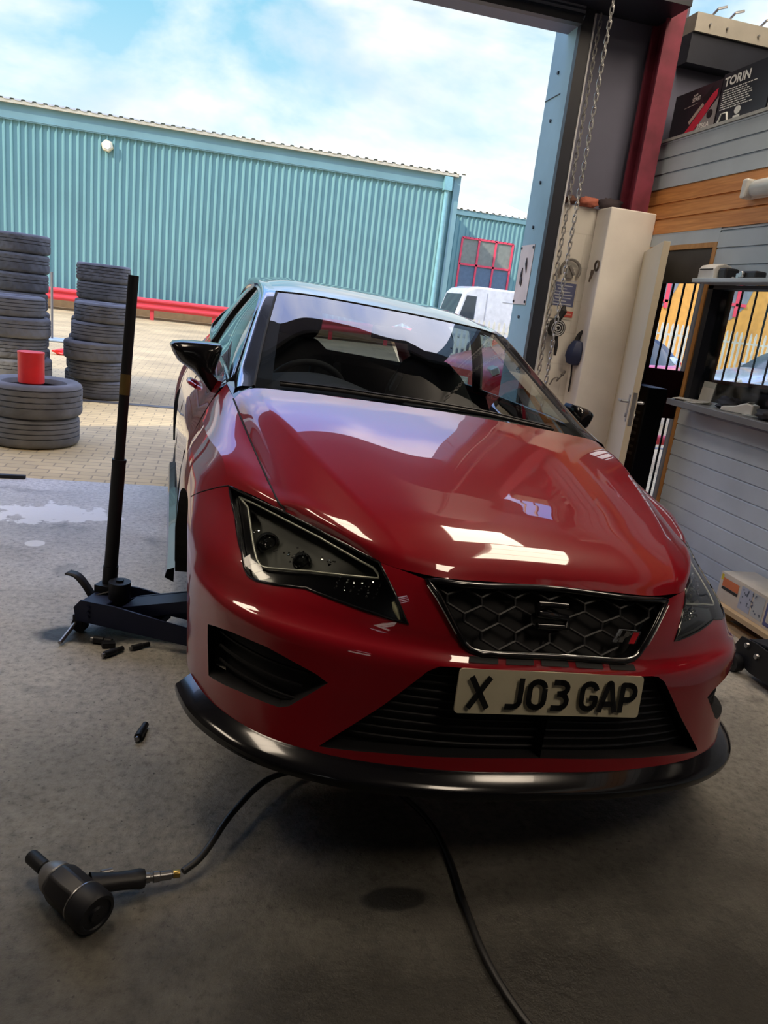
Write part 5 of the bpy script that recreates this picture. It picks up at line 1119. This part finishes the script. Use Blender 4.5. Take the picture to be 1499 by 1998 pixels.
# ------------------------------------------------------------------ buildings over the yard
def corrugated(mb, x0, x1, y, z0, z1, pitch, depth, fy=-1):
    n = int((x1-x0)/pitch); A = []
    for i in range(n+1):
        for f, d in ((0, 0), (.38, 0), (.64, depth), (.80, depth), (.86, 0)):
            x = x0+(i+f)*pitch
            if x <= x1: A.append((x, y+fy*d))
    A.append((x1, A[-1][1]))
    mb.grid([[(x, yy, z0) for x, yy in A], [(x, yy, z1) for x, yy in A]], flip=fy > 0)
mat('teal_sheet', (.18, .345, .345), .35, var=(.5, .08), spec=.4)
mat('teal_flat', (.18, .325, .345), .45, var=(.8, .1))
mat('roof_cream', (.56, .51, .38), .6)
YBD = 26.0
b1 = thing('teal_warehouse', 'long teal corrugated industrial unit across the yard', 'building', (0, YBD, 0))
mb = MB(); corrugated(mb, -24, 7.45, .05, .30, 5.25, .205, .055); mb.build('cladding', 'teal_sheet', b1)
mb = MB(); mb.bb(-24, 7.5, -.06, .10, 5.23, 5.70); mb.bb(-24, 7.5, -.075, -.06, 5.26, 5.29); mb.build('fascia', 'teal_flat', b1)
mb = MB(); mb.bb(7.40, 7.62, -.08, .3, 0, 5.72); mb.bb(7.56, 7.62, .3, 16, 0, 5.7); mb.bb(-24, 7.56, 15.9, 16, 0, 5.7); mb.build('corner_flashing', 'teal_flat', b1)
mb = MB(); A = []
for i in range(int(31.5/.30)+1):
    for f, h in ((0, 0), (.25, 0), (.35, .045), (.65, .045), (.75, 0)): A.append((-24+(i+f)*.30, h))
mb.grid([[(x, -.22, 5.74+h) for x, h in A], [(x, 8.0, 7.1+h) for x, h in A]]); mb.bb(-24, 7.5, -.20, -.10, 5.66, 5.745); mb.build('roof_sheet', 'roof_cream', b1)
mb = MB(); mb.bb(-24, 7.4, -.02, .12, 0, .31); mb.bb(-24, 7.6, -.35, .0, -.02, .06); mb.build('brick_plinth', mat('plinth_brown', (.24, .155, .07), .85), b1)
mb = MB(); mb.cyl((7.16, -.14, 0), (7.16, -.14, 5.2), .075, n=14); mb.bb(7.03, 7.29, -.27, -.06, 5.2, 5.62); mb.build('downpipe', mat('teal_pipe', (.22, .45, .48), .4), b1, smooth=30)
lp = thing('wall_lamp', 'round cream lamp high on the teal cladding', 'lamp', (-3.55, YBD-.02, 4.93))
mb = MB(); mb.cyl((0, 0, 0), (0, -.12, 0), .19, .17, n=6); mb.build('shade', mat('lamp_cream', (.78, .70, .48), .5), lp, bevel=.02)
mb = MB(); mb.cyl((0, -.12, 0), (0, -.14, 0), .13, .11, n=6); mb.build('lens', mat('lamp_lens', (.86, .83, .70), .3), lp)
gr = thing('crash_barrier', 'red steel crash barrier along the foot of the teal unit', 'barrier', (0, YBD-.75, 0))
prof = [(.0, .66), (-.04, .66), (-.085, .60), (-.085, .56), (-.03, .50), (-.03, .46), (-.085, .40), (-.085, .36), (-.04, .30), (0, .30)]
mb = MB(); mb.grid([[(-20, y, z) for y, z in prof], [(7, y, z) for y, z in prof]]); mb.build('barrier_rail', mat('barrier_red', (.62, .045, .055), .5, var=(.6, .1)), gr)
for i in range(14): mb = MB(); mb.bb(-19.5+i*1.9+.35-.06, -19.5+i*1.9+.35+.06, 0, .12, 0, .58); mb.build('barrier_post', 'barrier_red', gr)
# second unit further back
b2 = thing('teal_unit', 'smaller teal unit with a red window frame beyond the warehouse corner', 'building', (0, 34, 0))
mb = MB(); WX0, WX1, WZ_0, WZ_1 = 10.42, 12.85, 2.35, 4.60
for a, b_, c, d in ((7.7, WX0, .0, 5.6), (WX0, WX1, WZ_1, 5.6), (WX0, WX1, 0, WZ_0), (WX1, 13.7, 0, 5.6)): corrugated(mb, a, b_, .0, c, d, .20, .05)
mb.build('cladding', 'teal_sheet', b2)
mb = MB(); mb.bb(7.7, 13.9, -.1, .1, 5.5, 5.72); mb.bb(13.62, 13.9, -.08, .2, 0, 5.72); mb.build('fascia', 'teal_flat', b2)
mb = MB(); A = []
for i in range(22):
    for f, h in ((0, 0), (.25, 0), (.35, .05), (.65, .05), (.75, 0)): A.append((7.6+(i+f)*.30, h))
mb.grid([[(x, -.15, 5.72+h) for x, h in A], [(x, 5.5, 7.0+h) for x, h in A]]); mb.bb(7.7, 13.9, 5.4, 5.5, 0, 6.9); mb.build('roof_sheet', 'roof_cream', b2)
mb = MB(); mb.cyl((13.45, -.16, 0), (13.45, -.16, 5.3), .07, n=12); mb.bb(13.33, 13.57, -.26, -.05, 5.2, 5.5); mb.build('downpipe', 'teal_pipe', b2, smooth=30)
def red_window(root, x0, x1, z0, z1, y, nx, nz):
    mb = MB(); w = .085
    for i in range(nx+1): x = x0+(x1-x0)*i/nx; mb.bb(x-w/2, x+w/2, y-.05, y+.05, z0, z1)
    for k in range(nz+1): z = z0+(z1-z0)*k/nz; mb.bb(x0, x1, y-.05, y+.05, z-w/2, z+w/2)
    f = mb.build('window_frame', mat('frame_bright_red', (.80, .07, .12), .45), root)
    mb = MB(); mb.bb(x0, x1, y+.0, y+.02, (z0+z1)/2, z1); mb.build('upper_pane', mat('pane_olive', (.24, .25, .21), .25), f)
    mb = MB(); mb.bb(x0, x1, y+.0, y+.02, z0, (z0+z1)/2); mb.build('lower_pane', mat('pane_slate', (.12, .18, .25), .3), f)
red_window(b2, WX0, WX1, WZ_0, WZ_1, .0, 3, 2)
# third unit, seen through the office
b3 = thing('orange_unit', 'teal and orange unit with red windows seen through the office openings', 'building', (0, 20, 0))
mb = MB(); corrugated(mb, 11.7, 20, .0, 3.18, 5.2, .20, .05); mb.build('cladding', 'teal_sheet', b3)
mb = MB(); mb.bb(11.7, 20, .0, .2, 0, 3.19); mb.bb(11.7, 11.8, .2, 6, 0, 5.2); mb.build('orange_wall', mat('wall_orange', (.72, .36, .07), .6), b3)
mb = MB(); mb.add([(11.75, -.012, 1.98), (12.15, -.012, 2.05), (12.45, -.012, 2.35), (12.65, -.012, 2.75), (12.78, -.012, 3.17), (11.75, -.012, 3.17)], [(0, 1, 2, 3, 4, 5)])
mb.add([(13.4, -.012, 2.05), (14.6, -.012, 2.1), (15.0, -.012, 2.5), (15.2, -.012, 3.17), (13.4, -.012, 3.17)], [(0, 1, 2, 3, 4)]); mb.build('grey_panel', mat('panel_grey', (.22, .25, .28), .4), b3)
mb = MB()
for x in (12.4, 13.9, 14.7): mb.bb(x-.05, x+.05, -.05, -.015, 2.2, 3.15)
mb.bb(11.75, 12.45, -.05, -.015, 2.35, 2.43); mb.bb(13.5, 15, -.05, -.015, 2.5, 2.58); mb.bb(13.85, 13.95, -.05, -.015, 1.4, 2.2); mb.build('window_frame', 'frame_bright_red', b3)
def fence(name, x0, x1, y, h, label, z0=0):
    f = thing(name, label, 'fence', (0, y, z0)); mb = MB(); x = x0
    while x < x1:
        mb.prism([(-.032, 0.05), (.032, .05), (.032, h-.08), (.012, h), (-.012, h), (-.032, h-.08)], (x, 0, 0), (1, 0, 0), (0, 0, 1), (0, 1, 0), .012); x += .145
    mb.build('pale_panel', mat('pale_cream', (.66, .64, .52), .5, .2), f)
    for z in (.25, h-.3): mb = MB(); mb.bb(x0, x1, .015, .05, z, z+.05); mb.build('fence_rail', 'pale_cream', f)
    x = x0
    while x <= x1: mb = MB(); mb.bb(x-.03, x+.03, .05, .11, 0, h-.05); mb.build('fence_post', 'pale_cream', f); x += 2.75
fence('palisade_fence', 9.9, 18.5, 17.5, 1.75, 'pale palisade fence in front of the orange unit')
fence('steel_fence', 5.2, 9.7, 19.6, 1.25, 'pale palisade fence in front of the white van')

# ------------------------------------------------------------------ vehicles in the yard
def small_car(name, label, loc, rz, m, ln=4.1, hh=1.45):
    c = thing(name, label, 'car', loc, (0, 0, rz)); w = .87
    st = [(0, .62, .35, .60), (.06, .74, .25, .66), (.35, .83, .22, .76), (1.15, w, .2, .93), (2.2, w, .2, .96), (3.5, w, .2, .98), (ln-.12, .80, .25, .98), (ln, .72, .35, .92)]
    cs = [[(x, -b*.90, lo), (x, -b, (lo+hi)/2), (x, -b*.97, hi-.10), (x, -b*.85, hi-.01), (x, 0, hi+.03), (x, b*.85, hi-.01), (x, b*.97, hi-.10), (x, b, (lo+hi)/2), (x, b*.90, lo)] for x, b, lo, hi in st]
    mb = MB(); G2 = loft(cs, 33, 40); mb.grid(G2); mb.add(G2[0], [tuple(range(33))]); mb.add(G2[-1], [tuple(range(33))]); mb.build('body_shell', m, c, smooth=50)
    cab = [[(1.15+.0, y, .90) for y in (-.74, -.4, 0, .4, .74)], [(1.75, y, hh-.10-.05*abs(y)) for y in (-.60, -.4, 0, .4, .60)], [(2.2, y, hh-.02-.05*abs(y)) for y in (-.58, -.4, 0, .4, .58)], [(3.1, y, hh-.03-.05*abs(y)) for y in (-.57, -.4, 0, .4, .57)], [(3.7, y, hh-.22-.05*abs(y)) for y in (-.55, -.3, 0, .3, .55)], [(4.0, y, .92) for y in (-.66, -.3, 0, .3, .66)]]
    G3 = loft(cab, 17, 30); mb = MB(); mb.grid(G3[10:24]); mb.build('roof', m, c, smooth=50)
    mb = MB(); mb.grid(G3[:11]); mb.build('front_screen', 'dark_glass', c, smooth=50); mb = MB(); mb.grid(G3[23:]); mb.build('rear_screen', 'dark_glass', c, smooth=50)
    for s in (0, -1):
        E_ = G3[:, s]; B_ = E_.copy(); B_[:, 2] = .90; B_[:, 1] = np.sign(E_[0, 1])*.80; mb = MB(); mb.grid(np.stack([B_, E_])); mb.build('side_glass', 'dark_glass', c, smooth=50)
    for x in (.78, 3.35):
        for s in (-1, 1): mb = MB(); mb.lathe([(.001, -.10), (.2, -.10), (.30, -.09), (.31, 0), (.30, .09), (.2, .10), (.001, .08)], (x, s*.78, .31), (0, s, 0), 24); wv = mb.build('road_wheel', 'rubber', c, smooth=40); mb = MB(); mb.lathe([(.001, .105), (.19, .105), (.2, .095)], (x, s*.78, .31), (0, s, 0), 20); mb.build('wheel_trim', 'silver_trim', wv, smooth=40)
    for s in (-1, 1): mb = MB(); mb.box((.13, s*.60, .68), (.12, .26, .10), (0, -.5, s*.4)); mb.build('headlamp', 'strip_silver', c, bevel=.02); mb = MB(); mb.box((ln-.04, s*.64, .80), (.06, .18, .16)); mb.build('tail_lamp', 'badge_red', c, bevel=.02)
    for s in (-1, 1): mb = MB(); mb.box((1.45, s*.93, .98), (.10, .18, .12)); mb.build('door_mirror', m, c, bevel=.03)
    mb = MB(); mb.bb(-.005, .02, -.25, .25, .42, .53); mb.build('number_plate', 'plate_cream', c)
    return c
mat('dark_glass', (.04, .05, .06), .08)
mat('silver_paint', (.42, .46, .50), .28, .5, coat=.6); mat('white_paint', (.60, .62, .64), .3, coat=.5); mat('yard_red_paint', (.52, .012, .02), .3, coat=.8)
small_car('parked_car', 'red car parked in the yard, seen through the passenger window', (3.4, 10.4, 0), .35, 'yard_red_paint')
small_car('parked_car', 'silver car parked before the white van beyond the red roof', (6.35, 16.2, 0), .05, 'silver_paint')
small_car('parked_car', 'silver car whose roof shows through the barred gate', (10.6, 14.6, 0), .05, 'silver_paint')
small_car('parked_car', 'pale car parked behind the office window bars', (7.4, 9.5, 0), .1, 'white_paint')
vn = thing('white_van', 'white panel van parked by the corner of the teal warehouse', 'van', (6.45, 22.4, 0))
pf = [(0, .35), (.02, .85), (.16, 1.05), (.42, 1.95), (.55, 2.08), (.8, 2.16), (5.0, 2.16), (5.1, 2.05), (5.12, .35)]
mb = MB(); mb.prism(pf, (0, -.95, 0), (1, 0, 0), (0, 0, 1), (0, 1, 0), 1.9); mb.build('body_shell', 'white_paint', vn, bevel=.06)
mb = MB(); mb.add([(.18, -.80, 1.12), (.405, -.78, 1.90), (.405, .78, 1.90), (.18, .80, 1.12)], [(0, 1, 2, 3)]); mb.v = [(x-.012, y, z+.01) for x, y, z in mb.v]; mb.build('front_screen', 'dark_glass', vn)
mb = MB(); mb.add([(.32, -.958, 1.22), (.80, -.958, 1.22), (.80, -.958, 1.88), (.50, -.958, 1.88)], [(0, 1, 2, 3)]); mb.build('cab_window', 'dark_glass', vn)
mb = MB(); mb.bb(1.6, 5.0, -.962, -.95, 1.80, 1.82); mb.bb(1.10, 1.12, -.962, -.95, .5, 2.0); mb.bb(.1, 5.05, -.97, -.95, .70, .78); mb.build('side_groove', mat('groove_grey', (.35, .37, .40), .5), vn)
for x in (.95, 4.1):
    for s in (-1, 1): mb = MB(); mb.lathe([(.001, -.1), (.2, -.1), (.32, -.09), (.33, 0), (.32, .09), (.2, .1), (.001, .08)], (x, s*.88, .33), (0, s, 0), 24); mb.build('road_wheel', 'rubber', vn, smooth=40)
t = thing('yard_barrier', 'low red barrier rail outside the barred gate', 'barrier', (4.9, 7.3, 0))
mb = MB(); mb.cyl((-.45, 0, .31), (.5, 0, .31), .055, n=14); mb.build('rail', 'barrier_red', t, smooth=30)
for x in (-.4, .45): mb = MB(); mb.cyl((x, 0, 0), (x, 0, .31), .03, n=10); mb.build('barrier_leg', 'barrier_red', t, smooth=30)
t = thing('red_bin', 'red plastic bin behind the low barrier outside the barred gate', 'bin', (4.78, 7.75, 0))
mb = MB(); A = [[(a*r, b*r, z) for a, b in ((-.13, -.13), (.13, -.13), (.13, .13), (-.13, .13), (-.13, -.13))] for z, r in ((0, .8), (.48, 1.0), (.50, 1.08), (.52, 1.08))]; mb.grid(A); mb.add(A[-1][:-1], [(0, 1, 2, 3)]); mb.build('bin_body', mat('bin_red', (.62, .09, .06), .5), t, bevel=.01)
t = thing('black_cabinet', 'narrow black cabinet just inside the office doorway', 'cabinet', (3.10, 4.98, 0))
mb = MB(); mb.bb(-.10, .06, -.16, .16, 0, 1.05); mb.build('case', 'black_plastic', t, bevel=.01)
mb = MB()
for k in range(7): mb.bb(-.104, -.10, -.12, .02, .55+k*.05, .57+k*.05)
mb.build('vent_slot', mat('slot_grey', (.09, .09, .10), .4), t)

mb = MB(); mb.box((-1.55, 5.17, .012), (.72, .035, .024), (0, 0, .08)); tag(mb.build('steel_bar', 'jack_dark', bevel=.004), 'dark flat bar lying across the threshold at the left edge', 'bar')
